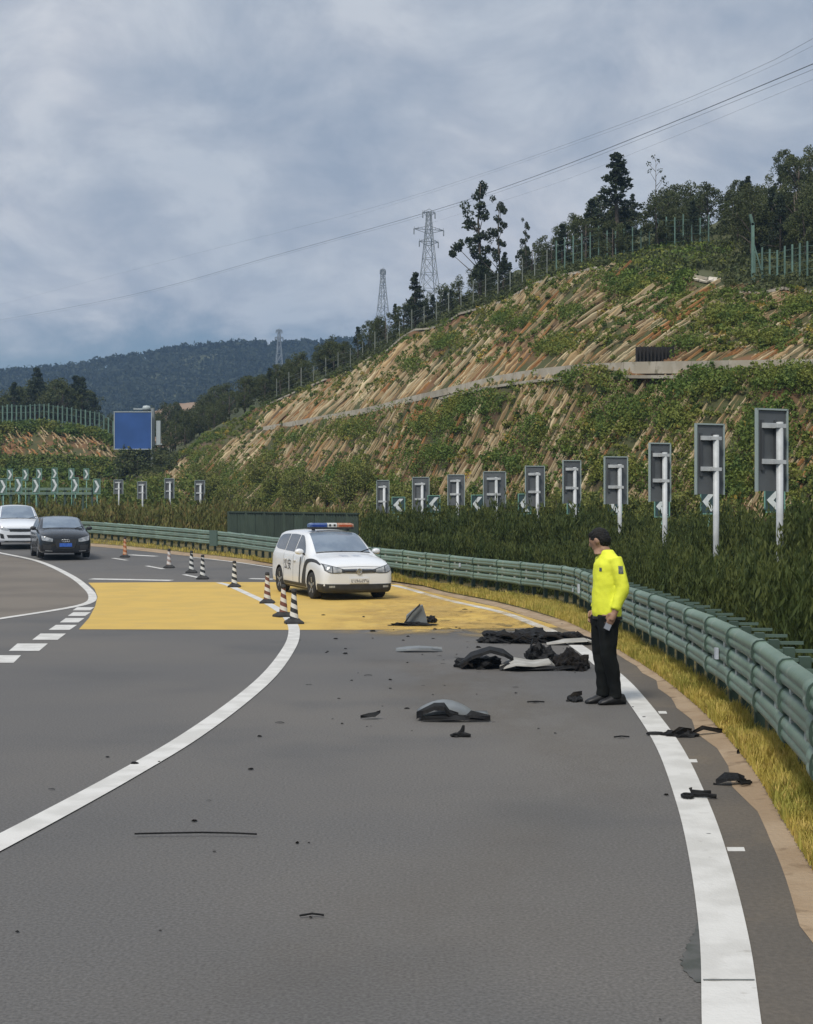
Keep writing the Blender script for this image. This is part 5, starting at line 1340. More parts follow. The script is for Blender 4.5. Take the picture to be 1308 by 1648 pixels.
def crumbs():
    rd = random.Random(44); ms = []
    for k in range(6):
        m = MB(); lump(m, (0, 0, 0), (1, rd.uniform(.5, 1), rd.uniform(.4, .8)), 100 + k, .5); ms.append(m.mesh('fragment', M_blk if k % 3 else M_brn))
    for k in range(2):
        m = MB(); shard(m, [(-2, 0, 0), (-.6, .1, .25), (.7, 0, .3), (2, .1, 0)], 1.0, .2, 120 + k); ms.append(m.mesh('fragment', M_blk))
    r2 = random.Random(12)
    more = [(r2.gauss(800, 110), 1042 + r2.gauss(0, 22)) for _ in range(42)] + [(r2.uniform(480, 900), r2.uniform(975, 1180)) for _ in range(26)]
    more = [q for q in more if 480 < q[0] < 935 and 985 < q[1] < 1200]
    for i, (x, y) in enumerate(CRUMB + more):
        p = G(x, y, .006); o = link('debris_fragment', ms[rd.randrange(len(ms))], None, None, tuple(p))
        s = rd.uniform(2.0, 4.4) * p[1] / F * (.6 if i >= len(CRUMB) else 1.0) if i != 10 else 6 * p[1] / F
        o.scale = (s, s, s * .8); o.rotation_euler = (0, 0, rd.uniform(-.5, .5) + (0 if rd.random() < .8 else 1.5))
        props(o, 'tiny black crash fragment scattered on the road surface', 'fragment', 'tiny crash fragments on the road')
    for (x0, x1, y) in ((848, 876, 1130.5), (988, 1013, 1187), (482, 521, 1475.5), (772, 812, 1052)):
        p = G((x0 + x1) / 2, y, .006); w = (x1 - x0) / 2 * p[1] / F
        o = MB().tube([(-w, 0, .006), (0, .02, .01), (w, .01, .006)], .003 + .0003 * p[1], 5).build('sliver', M_blk); o.location = tuple(p)
        props(o, 'thin dark sliver of plastic lying flat on the road', 'fragment', 'thin slivers on the road')
crumbs()

# ------------------------------------------------------------------ cars
def evaluated(o):
    dg = bpy.context.evaluated_depsgraph_get(); dg.update()
    me = bpy.data.meshes.new_from_object(o.evaluated_get(dg), depsgraph=dg); return me
M_tyre = mat('tyre_rubber', (.016, .016, .017), (.024, .024, .024), scale=12, rough=.85)
M_rim = mat('alloy_rim', (.40, .41, .42), rough=.35, metal=.8)
M_blackp = mat('black_plastic', (.020, .021, .022), (.028, .029, .030), scale=10, rough=.55)
M_gap = mat('panel_gap', (.03, .03, .03), rough=.9)
M_chrome = mat('chrome', (.60, .61, .62), rough=.2, metal=.9)
M_glass = mat('car_glass', (.055, .068, .085), (.075, .088, .105), scale=1.2, rough=.08, spec=.7, coat=.3)
M_wsglass = mat('windscreen_glass', (.13, .17, .225), (.19, .235, .29), scale=1.6, rough=.10, spec=.7, coat=.3)
M_lamp = mat('headlamp_glass', (.20, .22, .24), (.40, .42, .44), scale=9, rough=.12, spec=.8, coat=.5)
M_lampd = mat('headlamp_dark', (.05, .055, .06), rough=.2, spec=.8)
ST = [  # x, zbot, wlow, wmid, zmid, wbelt, zbelt, wtop, ztop, crown
    (2.265, .26, .56, .64, .45, .60, .64, .50, .70, .01), (2.25, .22, .70, .755, .45, .71, .69, .60, .765, .015), (2.19, .19, .82, .845, .46, .80, .745, .70, .84, .02), (2.05, .18, .87, .89, .5, .855, .81, .75, .90, .03), (1.8, .18, .885, .905, .5, .875, .87, .77, .965, .04),
    (1.40, .18, .89, .91, .55, .885, .93, .76, 1.03, .045), (1.10, .18, .89, .915, .55, .89, .98, .76, 1.085, .03), (.75, .18, .89, .915, .55, .89, 1.0, .72, 1.305, .035), (.35, .18, .89, .915, .55, .89, 1.01, .67, 1.525, .04), (.05, .18, .89, .915, .55, .89, 1.02, .65, 1.595, .045),
    (-.8, .18, .89, .915, .55, .89, 1.03, .65, 1.62, .05), (-1.6, .2, .885, .912, .55, .885, 1.04, .66, 1.605, .045), (-2.0, .22, .88, .90, .55, .875, 1.04, .655, 1.56, .035), (-2.15, .24, .86, .885, .6, .85, 1.02, .65, 1.45, .02), (-2.23, .28, .81, .84, .6, .80, .98, .62, 1.22, .015), (-2.265, .32, .72, .76, .6, .70, .9, .55, 1.02, .01)]
def crom(P_, n):
    P_ = np.array(P_, float); out = []
    Q = np.vstack([2 * P_[0] - P_[1], P_, 2 * P_[-1] - P_[-2]])
    for i in range(1, len(Q) - 2):
        for k in range(n):
            t = k / n; a, b, c, d = Q[i - 1:i + 3]
            out.append(.5 * (2 * b + (c - a) * t + (2 * a - 5 * b + 4 * c - d) * t * t + (3 * b - a - 3 * c + d) * t ** 3) * .75 + .25 * (b * (1 - t) + c * t))
    out.append(P_[-1]); return np.array(out)
class Car:
    def __init__(s, name, label, loc, heading, L, W, Hh, paint, belt=1.0, group=None):
        s.t = thing(name, label, 'car', loc, heading, group); s.L, s.W, s.H = L, W, Hh
        s.kx, s.ky, s.kb = L / 4.53, W / 1.83, belt; s.kr = (Hh - belt) / .665
        s.paint = paint; s.chin = name == 'patrol_car'; s.body()
    def Z(s, z): return z * s.kb if z < 1 else s.kb + (z - 1) * s.kr
    def body(s):
        st = crom(ST, 4); rings = []
        for r in st:
            x, zb, wl, wm, zm, wb, zbl, wt, zt, cr = r
            half = [(0, zb), (wl * .6, zb), (wl * .93, zb + .01), (wl, zb + .07), ((wl + wm) / 2 + .012, (zb + zm) / 2 + .03), (wm, zm), (wm - .004, (zm + zbl) / 2 + .03), ((wm + wb) / 2 + .004, zbl - .05), (wb, zbl), (wb + (wt - wb) * .30, zbl + (zt - zbl) * .33), (wb + (wt - wb) * .62, zbl + (zt - zbl) * .66), (wt + .02, zt - .045 * min(1, (zt - zbl) / .2)), (wt - .05, zt - .005), (wt * .66, zt + cr * .6), (wt * .33, zt + cr * .92), (0, zt + cr)]
            ring = [(x * s.kx, y * s.ky, s.Z(z)) for (y, z) in half] + [(x * s.kx, -y * s.ky, s.Z(z)) for (y, z) in half[-2:0:-1]]
            rings.append(ring)
        m = MB().loft(rings); me = m.mesh('body', s.paint, True); me.materials.append(M_blackp)
        bmv = bmesh.new(); bmv.from_mesh(me); s.bvh = BVHTree.FromBMesh(bmv); bmv.free()
        s.ax = (1.37 * s.kx, -1.42 * s.kx); s.wr = .325 * (s.H / 1.66) ** .3
        o = link('body', me, None, s.t)
        cut = MB()
        for ax in s.ax:
            for sy in (-1, 1): cut.lathe([(s.wr + .055, 0), (s.wr + .055, .45)], 28, 'y', (ax, (sy * .72 if sy > 0 else -.72 - .45), s.wr + .01))
        cm = cut.mesh('cutter', M_blackp); co = bpy.data.objects.new('cutter', cm); C.objects.link(co)
        co.parent = s.t
        md = o.modifiers.new('b', 'BOOLEAN'); md.object = co; md.operation = 'DIFFERENCE'; md.solver = 'EXACT'
        try: md.material_mode = 'TRANSFER'
        except Exception: pass
        nm = evaluated(o); o.modifiers.clear(); o.data = nm
        try: nm.set_sharp_from_angle(angle=R(50))
        except Exception: pass
        bpy.data.objects.remove(co)
        if s.chin:
            for p in nm.polygons:
                c = p.center
                if c.z < .405 and c.x > 1.80 * s.kx or c.z < .27: p.material_index = 1
        s.o = o
        for ax in s.ax:
            for sy in (-1, 1): s.wheel(ax, sy)
    def wheel(s, ax, sy):
        r = s.wr; w = thing_child('wheel', s.t, (ax, sy * (.80 * s.ky), r))
        # +y is the outer side
        f = 1 if sy > 0 else -1
        ty = MB().lathe([(r * .66, -.10), (r * .93, -.115), (r * .985, -.09), (r, -.05), (r, .05), (r * .985, .09), (r * .93, .115), (r * .66, .10)], 32, 'y').mesh('tyre', M_tyre, True)
        link('tyre', ty, None, w)
        rm = MB().lathe([(r * .67, -.08), (r * .67, .095), (r * .62, .10), (r * .60, .06), (.01, .06)], 28, 'y')
        for k in range(5):
            a = k * 2 * math.pi / 5 + .3; ca, sa = math.cos(a), math.sin(a); rm.bar((ca * .04, .082, sa * .04), (ca * r * .63, .095, sa * r * .63), .055, .03, up=(0, 1, 0))
        rm.lathe([(.055, .06), (.055, .105), (.04, .11), (.005, .11)], 14, 'y')
        link('rim', rm.mesh('rim', M_rim, False), None, w)
        if f < 0: w.rotation_euler = (0, 0, math.pi)
    def decal(s, name, m, grid, dirv, off=.006, parent=None):
        """grid: 2-D list of points; each is thrown along -dirv onto the body"""
        d = Vector(dirv).normalized(); V = []; idx = {}; Fs = []
        for i, row in enumerate(grid):
            for j, p in enumerate(row):
                h = s.bvh.ray_cast(Vector(tuple(map(float, p))) + d * 3, -d)
                if h[0] is not None:
                    n = h[1] if h[1].dot(d) > 0 else -h[1]
                    idx[i, j] = len(V); V.append(h[0] + (n * .6 + d * .4) * off)
        for i in range(len(grid) - 1):
            for j in range(len(grid[0]) - 1):
                k = [(i, j), (i, j + 1), (i + 1, j + 1), (i + 1, j)]
                if all(q in idx for q in k): Fs.append(tuple(idx[q] for q in k))
        me = bpy.data.meshes.new(name); me.from_pydata([tuple(v) for v in V], [], Fs); me.update()
        for p in me.polygons: p.use_smooth = True
        return link(name, me, m, parent or s.t)
    def band(s, name, m, top, bot, plane, nu=14, nv=4, off=.006, sx=1, parent=None):
        """area between two polylines given in front view (y,z) or side view (x,z)"""
        T = polyline([np.array(p, float) for p in top], nu) if len(top) > 2 else np.linspace(top[0], top[1], nu)
        B = polyline([np.array(p, float) for p in bot], nu) if len(bot) > 2 else np.linspace(bot[0], bot[1], nu)
        g = []
        for v in np.linspace(0, 1, nv):
            row = []
            for a, b in zip(T, B):
                u = a * (1 - v) + b * v
                row.append((0, u[0] * s.ky * sx, s.Z(u[1])) if plane == 'front' else (u[0] * s.kx, 0, s.Z(u[1])))
            g.append(row)
        dv = (1, 0, 0) if plane == 'front' else (0, sx, 0)
        return s.decal(name, m, g, dv, off, parent)
    def windscreen(s, hw0=.70, hw1=.60, m=None):
        g = []
        for v in np.linspace(0.03, .97, 9):
            x = 1.06 + (.16 - 1.06) * v; z = 1.10 + (1.575 - 1.10) * v; hw = hw0 + (hw1 - hw0) * v
            g.append([(x * s.kx, y * s.ky, s.Z(z)) for y in np.linspace(-hw, hw, 15)])
        w = s.decal('windscreen', m or M_wsglass, g, (.55, 0, .83), .006)
        g = [[((1.09 - .035 * v) * s.kx, y * s.ky, s.Z(1.085 + .02 * v)) for y in np.linspace(-hw0, hw0, 12)] for v in (0, 1)]
        s.decal('cowl', M_blackp, g, (.4, 0, .9), .008)
        for sy in (-.1, .45):
            MB().bar((1.08 * s.kx, sy, s.Z(1.125)), (.86 * s.kx, sy + .42, s.Z(1.235)), .018).build('wiper', M_blackp, w)
    def side_windows(s):
        for sy in (-1, 1):
            s.band('front_window', M_glass, [(.70, 1.10), (.42, 1.33), (.12, 1.50), (-.12, 1.525)], [(.70, 1.075), (.4, 1.075), (.1, 1.08), (-.12, 1.085)], 'side', 12, 6, .006, sy)
            s.band('rear_window', M_glass, [(-.19, 1.525), (-.6, 1.54), (-.98, 1.53)], [(-.19, 1.085), (-.6, 1.095), (-.98, 1.10)], 'side', 8, 6, .006, sy)
            s.band('quarter_window', M_glass, [(-1.04, 1.535), (-1.4, 1.525), (-1.76, 1.49), (-1.95, 1.40)], [(-1.04, 1.105), (-1.4, 1.115), (-1.76, 1.13), (-1.95, 1.18)], 'side', 8, 6, .006, sy)
            for x0 in (.80, -.155, -1.01):
                s.band('door_gap', M_gap, [(x0, .98), (x0 - .012, .98)] if 0 else [(x0, 1.03), (x0 + .012, 1.03)], [(x0, .36), (x0 + .012, .36)], 'side', 2, 12, .004, sy)
            for x0 in (-.02, -.86):
                p = s.bvh.ray_cast(Vector((x0 * s.kx, sy * 3, s.Z(.88))), Vector((0, -sy, 0)))[0]
                if p: MB().box((p.x, p.y + sy * .018, p.z), (.19, .03, .03)).build('door_handle', s.paint, s.t)
            s.band('sill', M_blackp, [(.95, .34), (-1.0, .34)], [(.95, .20), (-1.0, .20)], 'side', 10, 3, .008, sy)
    def mirrors(s, m=None):
        for sy in (-1, 1):
            c = Vector((.68 * s.kx, sy * 1.0 * s.ky, s.Z(1.12))); mm = MB(); rings = []
            for (dx, k) in ((.07, .35), (.06, .7), (.03, .95), (-.02, 1.0), (-.05, .95), (-.06, .85)):
                rings.append([(c.x + dx, c.y + k * .11 * math.cos(a), c.z + k * .075 * math.sin(a)) for a in np.linspace(0, 2 * math.pi, 13)[:-1]])
            mi = mm.loft(rings).build('mirror', m or s.paint, s.t, True)
            MB().bar((c.x, c.y - sy * .08, c.z - .04), (c.x + .03, sy * .86 * s.ky, c.z - .08), .05, .04).build('mirror_arm', M_blackp, mi)
    def text(s, name, body, size, origin, ax, ay, dirv, m, spacing=1.0):
        cu = bpy.data.curves.new(name, 'FONT'); cu.body = body; cu.size = size; cu.align_x = 'CENTER'; cu.align_y = 'CENTER'; cu.space_character = spacing; cu.resolution_u = 2
        o = bpy.data.objects.new(name, cu); C.objects.link(o); me = evaluated(o); bpy.data.objects.remove(o)
        d = Vector(dirv).normalized(); ax, ay = Vector(ax), Vector(ay)
        for v in me.vertices:
            q = Vector(origin) + ax * v.co.x + ay * v.co.y; h = s.bvh.ray_cast(q + d * 3, -d)
            v.co = (h[0] + d * .012) if h[0] is not None else q
        me.update(); me.materials.clear(); return link(name, me, m, s.t)
def thing_child(name, parent, loc):
    o = bpy.data.objects.new(name, None); C.objects.link(o); o.parent = parent; o.location = loc; o.empty_display_size = .1; return o

M_wpaint = mat('white_paint', (.74, .76, .78), (.70, .72, .74), scale=.7, rough=.28, coat=.5, spec=.5)
M_bpaint = mat('black_paint', (.008, .010, .013), (.012, .014, .017), scale=.8, rough=.22, coat=.35)
M_wpaint2 = mat('pearl_white_paint', (.72, .75, .79), rough=.28, coat=.5)
def patrol_car():
    fr = G(566, 964); a = R(21)
    hd = np.array([math.sin(a), -math.cos(a)]); c = np.array([fr[0], fr[1]]) - hd * 1.75
    loc = (c[0], c[1], float(gz(c[1])) - .0)
    rz = math.atan2(hd[1], hd[0])
    k = Car('patrol_car', 'white police patrol car with blue and red roof light bar, parked on the yellow surfacing', loc, rz, 4.53, 1.83, 1.64, M_wpaint)
    slope = (float(gz(c[1] - 1.4)) - float(gz(c[1] + 1.4))) / 2.8
    k.t.rotation_euler = (0, -math.atan(slope) , rz); t = k.t
    k.windscreen(); k.side_windows(); k.mirrors()
    for sy in (-1, 1):
        hl = k.band('headlight', M_lampd, [(.36, .745), (.55, .80), (.72, .845), (.84, .88)], [(.38, .668), (.55, .655), (.72, .665), (.83, .72)], 'front', 12, 5, .010, sy)
        k.band('lens', M_lamp, [(.43, .745), (.54, .78), (.64, .81)], [(.43, .675), (.54, .67), (.64, .672)], 'front', 6, 4, .016, sy, hl)
        k.band('lens', M_lamp, [(.67, .81), (.74, .835), (.81, .855)], [(.67, .675), (.74, .69), (.80, .725)], 'front', 5, 4, .016, sy, hl)
        k.band('fog_light', M_lamp, [(.60, .365), (.74, .365)], [(.60, .315), (.74, .315)], 'front', 5, 3, .02, sy)
        # black swoosh from the headlight over the arch and down behind the front wheel
        k.band('swoosh_stripe', M_blackp, [(1.95, .86), (1.6, .94), (1.2, .965), (.90, .90), (.70, .66), (.58, .34)], [(1.95, .835), (1.6, .885), (1.25, .885), (1.02, .80), (.94, .62), (.92, .34)], 'side', 24, 4, .007, sy)
        k.band('swoosh_stripe', M_blackp, [(.50, .98), (.44, .98)], [(.44, .34), (.34, .34)], 'side', 6, 10, .007, sy)
        k.text('lettering', '公安', .30, (-.62, 0, .74), (-1 if sy > 0 else 1, 0, 0), (0, 0, 1), (0, sy, 0), mat('letter_black', (.03, .03, .035), rough=.5), 1.05)
    k.band('grille', M_blackp, [(-.38, .752), (0, .758), (.38, .752)], [(-.40, .662), (0, .655), (.40, .662)], 'front', 16, 4, .010)
    for z in (.735, .678):
        k.band('grille_bar', M_chrome, [(-.36, z + .006), (.36, z + .006)], [(-.36, z - .006), (.36, z - .006)], 'front', 14, 2, .016)
    em = MB().tube([(2.29 * k.kx, .062 * math.cos(q), .705 + .062 * math.sin(q)) for q in np.linspace(0, 2 * math.pi, 25)], .008, 6)
    for (y0, z0, y1, z1) in ((-.045, .742, 0, .712), (.045, .742, 0, .712), (-.055, .725, -.022, .655), (.055, .725, .022, .655), (-.022, .655, 0, .70), (.022, .655, 0, .70)):
        em.bar((2.29, y0, z0), (2.29, y1, z1), .012)
    em.lathe([(.06, 2.268), (.06, 2.284), (.0, 2.286)], 20, 'x', (0, 0, .705)); em.build('emblem', M_chrome, t)
    k.band('lower_bumper', M_blackp, [(-.83, .405), (-.5, .40), (0, .395), (.5, .40), (.83, .405)], [(-.80, .215), (-.5, .20), (0, .20), (.5, .20), (.80, .215)], 'front', 20, 5, .010)
    k.band('wing_trim', M_blackp, [(2.24, .40), (1.86, .40)], [(2.24, .22), (1.84, .22)], 'side', 6, 3, .009, -1)
    pl = MB().box((2.285, 0, .475), (.02, .46, .115)).build('plate', mat('plate_white', (.66, .66, .64), rough=.5), t)
    rd = random.Random(4); gm = MB()
    for i, y in enumerate((-.19, -.11, -.05, .01, .07, .13, .19)):
        gm.box((2.297, y, .475), (.004, .012, .07)); gm.box((2.297, y + .018, .475 + rd.choice((-.028, 0, .028))), (.004, .03, .012)); gm.box((2.297, y + .032, .475 + rd.choice((-.015, .015))), (.004, .01, .04))
    gm.build('plate_marks', mat('plate_ink', (.06, .06, .07), rough=.6), pl)
    k.text('lettering', '警察', .25, (1.62, 0, 1.0), (0, 1, 0), (-1, 0, 0), (0, 0, 1), mat('letter_grey', (.42, .46, .53), rough=.5), 1.5)
    k.band('bonnet_gap', M_gap, [(-.62, .80), (0, .812), (.62, .80)], [(-.62, .793), (0, .805), (.62, .793)], 'front', 16, 2, .005)
    # light bar
    zb = k.H + .005; bar = thing_child('light_bar', t, (.05, 0, zb))
    MB().box((0, 0, .035), (.30, 1.16, .05)).build('base', M_blackp, bar)
    for y in (-.45, .45): MB().box((0, y, .0), (.14, .05, .06)).build('foot', M_blackp, bar)
    def lens(y0, y1, m, nm):
        rings = []
        for y in np.linspace(y0, y1, 6):
            e = 1 - .25 * max(0, abs(y) / .58 - .85) / .15
            rings.append([(.15 * e * sx, y, .06 + .105 * e * sz) for sx, sz in ((-1, 0), (-1, .6), (-.75, 1), (.75, 1), (1, .6), (1, 0))])
        MB().loft(rings).build(nm, m, bar)
    lens(-.58, -.13, mat('lens_blue', (.035, .075, .21), (.06, .11, .27), scale=14, rough=.2, coat=.6), 'blue_lens')
    lens(-.125, .125, mat('lens_white', (.52, .53, .52), rough=.25), 'speaker_box')
    lens(.13, .58, mat('lens_red', (.33, .13, .075), (.42, .24, .16), scale=14, rough=.2, coat=.6), 'red_lens')
    for y in (-.06, .06): MB().box((.152, y, .11), (.01, .05, .05)).build('speaker_slot', M_blackp, bar)
    for y in (-.35, .35): MB().box((.152, y, .10), (.006, .34, .045)).build('lens_core', mat('core_blue', (.02, .05, .26), rough=.3) if y < 0 else mat('core_red', (.40, .08, .03), rough=.3), bar)
patrol_car()
def black_car():
    a = R(19); D = 53.5; c = np.array([P(96, 890, D)[0], D]); hd = np.array([math.sin(a), -math.cos(a)])
    k = Car('black_car', 'black car with pale bonnet reflections and blue plate, driving beside the white van', (c[0], c[1], float(gz(c[1])) + .02), math.atan2(hd[1], hd[0]), 4.5, 1.86, 1.54, M_bpaint, .97)
    t = k.t; k.windscreen(.70, .60); k.side_windows(); k.mirrors(M_blackp)
    k.band('grille', M_blackp, [(-.40, .70), (0, .715), (.40, .70)], [(-.30, .36), (0, .34), (.30, .36)], 'front', 14, 6, .012)
    for sy in (-1, 1):
        k.band('headlight', M_lamp, [(.44, .71), (.62, .765), (.83, .83)], [(.45, .60), (.62, .615), (.81, .66)], 'front', 10, 4, .012, sy)
        k.band('bumper_vent', M_blackp, [(.48, .48), (.78, .50)], [(.50, .30), (.76, .32)], 'front', 8, 4, .012, sy)
        k.band('lower_lip', M_rim, [(.46, .27), (.70, .29)], [(.46, .245), (.70, .26)], 'front', 6, 2, .016, sy)
    for i in range(4):
        MB().tube([(2.285 * k.kx, (i - 1.5) * .062 + .045 * math.cos(q), .625 + .045 * math.sin(q)) for q in np.linspace(0, 6.2832, 17)], .006, 5).build('emblem_ring', M_rim, t)
    MB().box((2.285 * k.kx, 0, .47), (.02, .44, .13)).build('plate', mat('plate_blue', (.03, .10, .42), (.05, .14, .50), scale=20, rough=.4), t)
black_car()
def white_van():
    a = R(19); D = 61.5; c = np.array([P(26, 885, D)[0], D]); hd = np.array([math.sin(a), -math.cos(a)])
    k = Car('white_van', 'white people carrier half out of view behind the black car', (c[0], c[1], float(gz(c[1])) + .03), math.atan2(hd[1], hd[0]), 5.0, 1.92, 1.80, M_wpaint2, 1.06)
    t = k.t; k.windscreen(.74, .64); k.side_windows(); k.mirrors()
    k.band('grille', M_blackp, [(-.42, .70), (0, .705), (.42, .70)], [(-.40, .61), (0, .60), (.40, .61)], 'front', 14, 4, .012)
    k.band('grille_bar', M_chrome, [(-.5, .735), (.5, .735)], [(-.5, .712), (.5, .712)], 'front', 14, 2, .016)
    k.band('lower_intake', M_blackp, [(-.52, .47), (0, .475), (.52, .47)], [(-.46, .36), (0, .355), (.46, .36)], 'front', 14, 4, .012)
    k.band('front_lip', M_blackp, [(-.8, .25), (.8, .25)], [(-.78, .20), (.78, .20)], 'front', 14, 2, .012)
    for sy in (-1, 1):
        k.band('headlight', M_lamp, [(.42, .715), (.62, .77), (.82, .86)], [(.44, .65), (.62, .665), (.80, .72)], 'front', 10, 4, .012, sy)
        k.band('fog_recess', M_blackp, [(.64, .50), (.78, .54)], [(.60, .33), (.74, .35)], 'front', 6, 4, .012, sy)
    MB().lathe([(.07, 2.495), (.07, 2.51), (.0, 2.512)], 20, 'x', (0, 0, .70)).build('emblem', M_chrome, t)
white_van()

# ------------------------------------------------------------------ the standing man
def remeshed(name, m, voxel, material, parent, smooth_it=4):
    me = m.mesh(name, material, True); o = link(name, me, None, parent)
    r = o.modifiers.new('r', 'REMESH'); r.mode = 'VOXEL'; r.voxel_size = voxel; r.use_smooth_shade = True
    if smooth_it:
        sm = o.modifiers.new('s', 'SMOOTH'); sm.factor = .5; sm.iterations = smooth_it
    nm = evaluated(o); o.modifiers.clear(); o.data = nm
    nm.materials.clear(); nm.materials.append(material)
    for p in nm.polygons: p.use_smooth = True
    return o
def ell(c, rx, ry, n=16, tilt=0.0):
    return [(c[0] + rx * math.cos(a) , c[1] + ry * math.sin(a), c[2] + tilt * rx * math.cos(a)) for a in np.linspace(0, 2 * math.pi, n + 1)[:-1]]
def ball(m, c, r, n=12, k=8):
    rings = []
    for i in range(1, k):
        a = math.pi * i / k; rings.append(ell((c[0], c[1], c[2] - r[2] * math.cos(a)), r[0] * math.sin(a), r[1] * math.sin(a), n))
    m.loft(rings); return m
def turn_head(o, ang=R(-48), nod=R(22)):
    """turn the head to his right (away from the road side seen here) and bow it a little, blending through the neck"""
    for v in o.data.vertices:
        k = min(1.0, max(0.0, (v.co.z - 1.47) / .09))
        if k > 0:
            q = Vector((v.co.x - .02, v.co.y, v.co.z - 1.52))
            q = Matrix.Rotation(ang * k, 3, 'Z') @ (Matrix.Rotation(nod * k, 3, 'Y') @ q); v.co = q + Vector((.02, 0, 1.52))
def person():
    p = G(977, 1133); hd = math.pi + R(16)      # faces left, turned slightly to the camera
    t = thing('person', 'man in a bright yellow jacket and black trousers standing by the wreckage', 'person', p, hd)
    skin = mat('skin', (.34, .20, .13), (.29, .165, .105), scale=9, rough=.6); hair = mat('hair', (.007, .0065, .006), (.012, .011, .010), scale=60, spec=.25, rough=.6, bump=.5, bscale=120)
    yel = mat('hi_vis_yellow', (.80, .84, .05), (.72, .77, .045), scale=5, rough=.75, bump=.25, bscale=14); blk = mat('black_trousers', (.0055, .0065, .0065), (.010, .0115, .011), scale=6, spec=.2, rough=.9, bump=.3, bscale=18); shoe = mat('shoe_leather', (.010, .010, .011), rough=.5)
    # body: +x forward, +y his left (camera side)
    b = MB()
    hx = .045                                   # head slightly forward and bowed
    ball(b, (hx, 0, 1.645), (.098, .078, .108), 18, 12)                    # skull
    b.loft([ell((hx + .012 + .006 * i, 0, 1.60 - .028 * i), .083 - .008 * i, .064 - .007 * i) for i in range(5)])   # jaw
    b.loft([ell((.0 + .012 * i, 0, 1.40 + .055 * i), .064 - .003 * i, .062 - .003 * i) for i in range(5)])          # neck
    ball(b, (hx + .103, 0, 1.628), (.020, .014, .026), 8, 6)               # nose
    ball(b, (hx + .088, 0, 1.583), (.014, .024, .010), 8, 6)               # mouth
    for s in (-1, 1): ball(b, (hx - .005, s * .08, 1.632), (.022, .012, .034), 8, 6); ball(b, (hx + .085, s * .032, 1.655), (.012, .016, .008), 8, 6)
    b.loft([ell((0, 0, 1.47), .08, .12), ell((0, 0, 1.42), .10, .17), ell((.01, 0, 1.25), .11, .16), ell((.01, 0, 1.05), .10, .145), ell((0, 0, .92), .11, .155), ell((0, 0, .86), .10, .15)])
    def limb(pts, rs): b.tube(pts, rs, 12)
    arms = {1: [(-.015, .175, 1.42), (-.055, .215, 1.15), (.015, .215, .92)], -1: [(-.01, -.175, 1.42), (-.02, -.215, 1.15), (.05, -.19, .92)]}
    for s in (1, -1):
        A = arms[s]; limb(A, [.055, .045, .032])
        w = np.array(A[2]); f = np.array([.035, -.01 * s, -.075]); f /= np.linalg.norm(f)
        # palm, four fingers of different length, thumb leaving the side of the palm
        b.tube([w + f * -.01, w + f * .04, w + f * .085], [.028, .036, .034], 10)
        fwd = np.array([1, 0, .45]); fwd /= np.linalg.norm(fwd)
        for k, (ln, oy) in enumerate(((.070, .03), (.080, .010), (.074, -.010), (.058, -.029))):
            base = w + f * .085 + fwd * oy
            curl = np.array([.25, -s * .6, -.5]); curl /= np.linalg.norm(curl); c2 = np.array([.1, -s * 1.0, .05]); c2 /= np.linalg.norm(c2)
            b.tube([base - f * .02, base + f * ln * .35, base + f * ln * .5 + curl * ln * .25, base + f * ln * .5 + curl * ln * .2 + c2 * ln * .4], [.0105, .0100, .0092, .008], 8)
        th = w + f * .02 + fwd * .03
        b.tube([w + f * .02 + fwd * .018, th + fwd * .022 + f * .02, th + fwd * .022 + f * .055 - np.array([0, s * .012, 0]), th + fwd * .012 + f * .075 - np.array([0, s * .02, 0])], [.014, .012, .0105, .0085], 8)
    legs = {1: [(.03, .085, .90), (.02, .075, .50), (-.065, .060, .10)], -1: [(.03, -.085, .90), (.04, -.08, .50), (.015, -.075, .10)]}
    for s in (1, -1): limb(legs[s], [.085, .06, .042])
    ob = remeshed('body', b, .0090, skin, t, 2)
    turn_head(ob)
    # short black hair over crown, back and sides
    h = MB(); ball(h, (hx - .014, 0, 1.667), (.103, .085, .096), 18, 12); ball(h, (hx - .045, 0, 1.63), (.075, .079, .085), 16, 10)
    ball(h, (hx + .035, 0, 1.712), (.05, .066, .036), 12, 8)
    o = remeshed('hair', h, .008, hair, t, 2)
    turn_head(o)
    for v in o.data.vertices:
        v.co += v.normal * (.006 * mnoise.noise(v.co * 60) )
    # jacket: loose, ends at the hip; collar and cuffs
    j = MB()
    j.loft([ell((.0, 0, .855), .132, .172, 20), ell((.005, 0, .90), .140, .180, 20), ell((.015, 0, 1.02), .136, .175, 20), ell((.01, 0, 1.15), .128, .170, 20), ell((.01, 0, 1.28), .128, .180, 20), ell((.0, 0, 1.38), .125, .195, 20), ell((-.01, 0, 1.445), .10, .175, 20), ell((.0, 0, 1.49), .075, .11, 20), ell((.01, 0, 1.525), .064, .07, 20)])
    for s in (1, -1):
        A = [np.array(q) for q in arms[s]]
        pts = polyline([A[0] + [0, -s * .03, .02], (A[0] + A[1]) / 2 + [-.005, s * .012, 0], A[1] + [-.012, .008 * s, 0], (A[1] + A[2]) / 2, A[2] + [0, 0, .025]], 12)
        j.tube(pts, [.076, .075, .072, .070, .068, .067, .066, .064, .060, .056, .052, .048], 14)
    o = remeshed('jacket', j, .012, yel, t, 4)
    for v in o.data.vertices:      # folds
        f = .009 * mnoise.noise(Vector((v.co.x * 5, v.co.y * 5, v.co.z * 9))) + .003 * mnoise.noise(v.co * 22)
        v.co += v.normal * f
    tr = MB()
    tr.loft([ell((0, 0, .955), .120, .160, 18), ell((0, 0, .89), .130, .170, 18), ell((.005, 0, .82), .124, .165, 18), ell((.01, 0, .77), .112, .155, 18)])
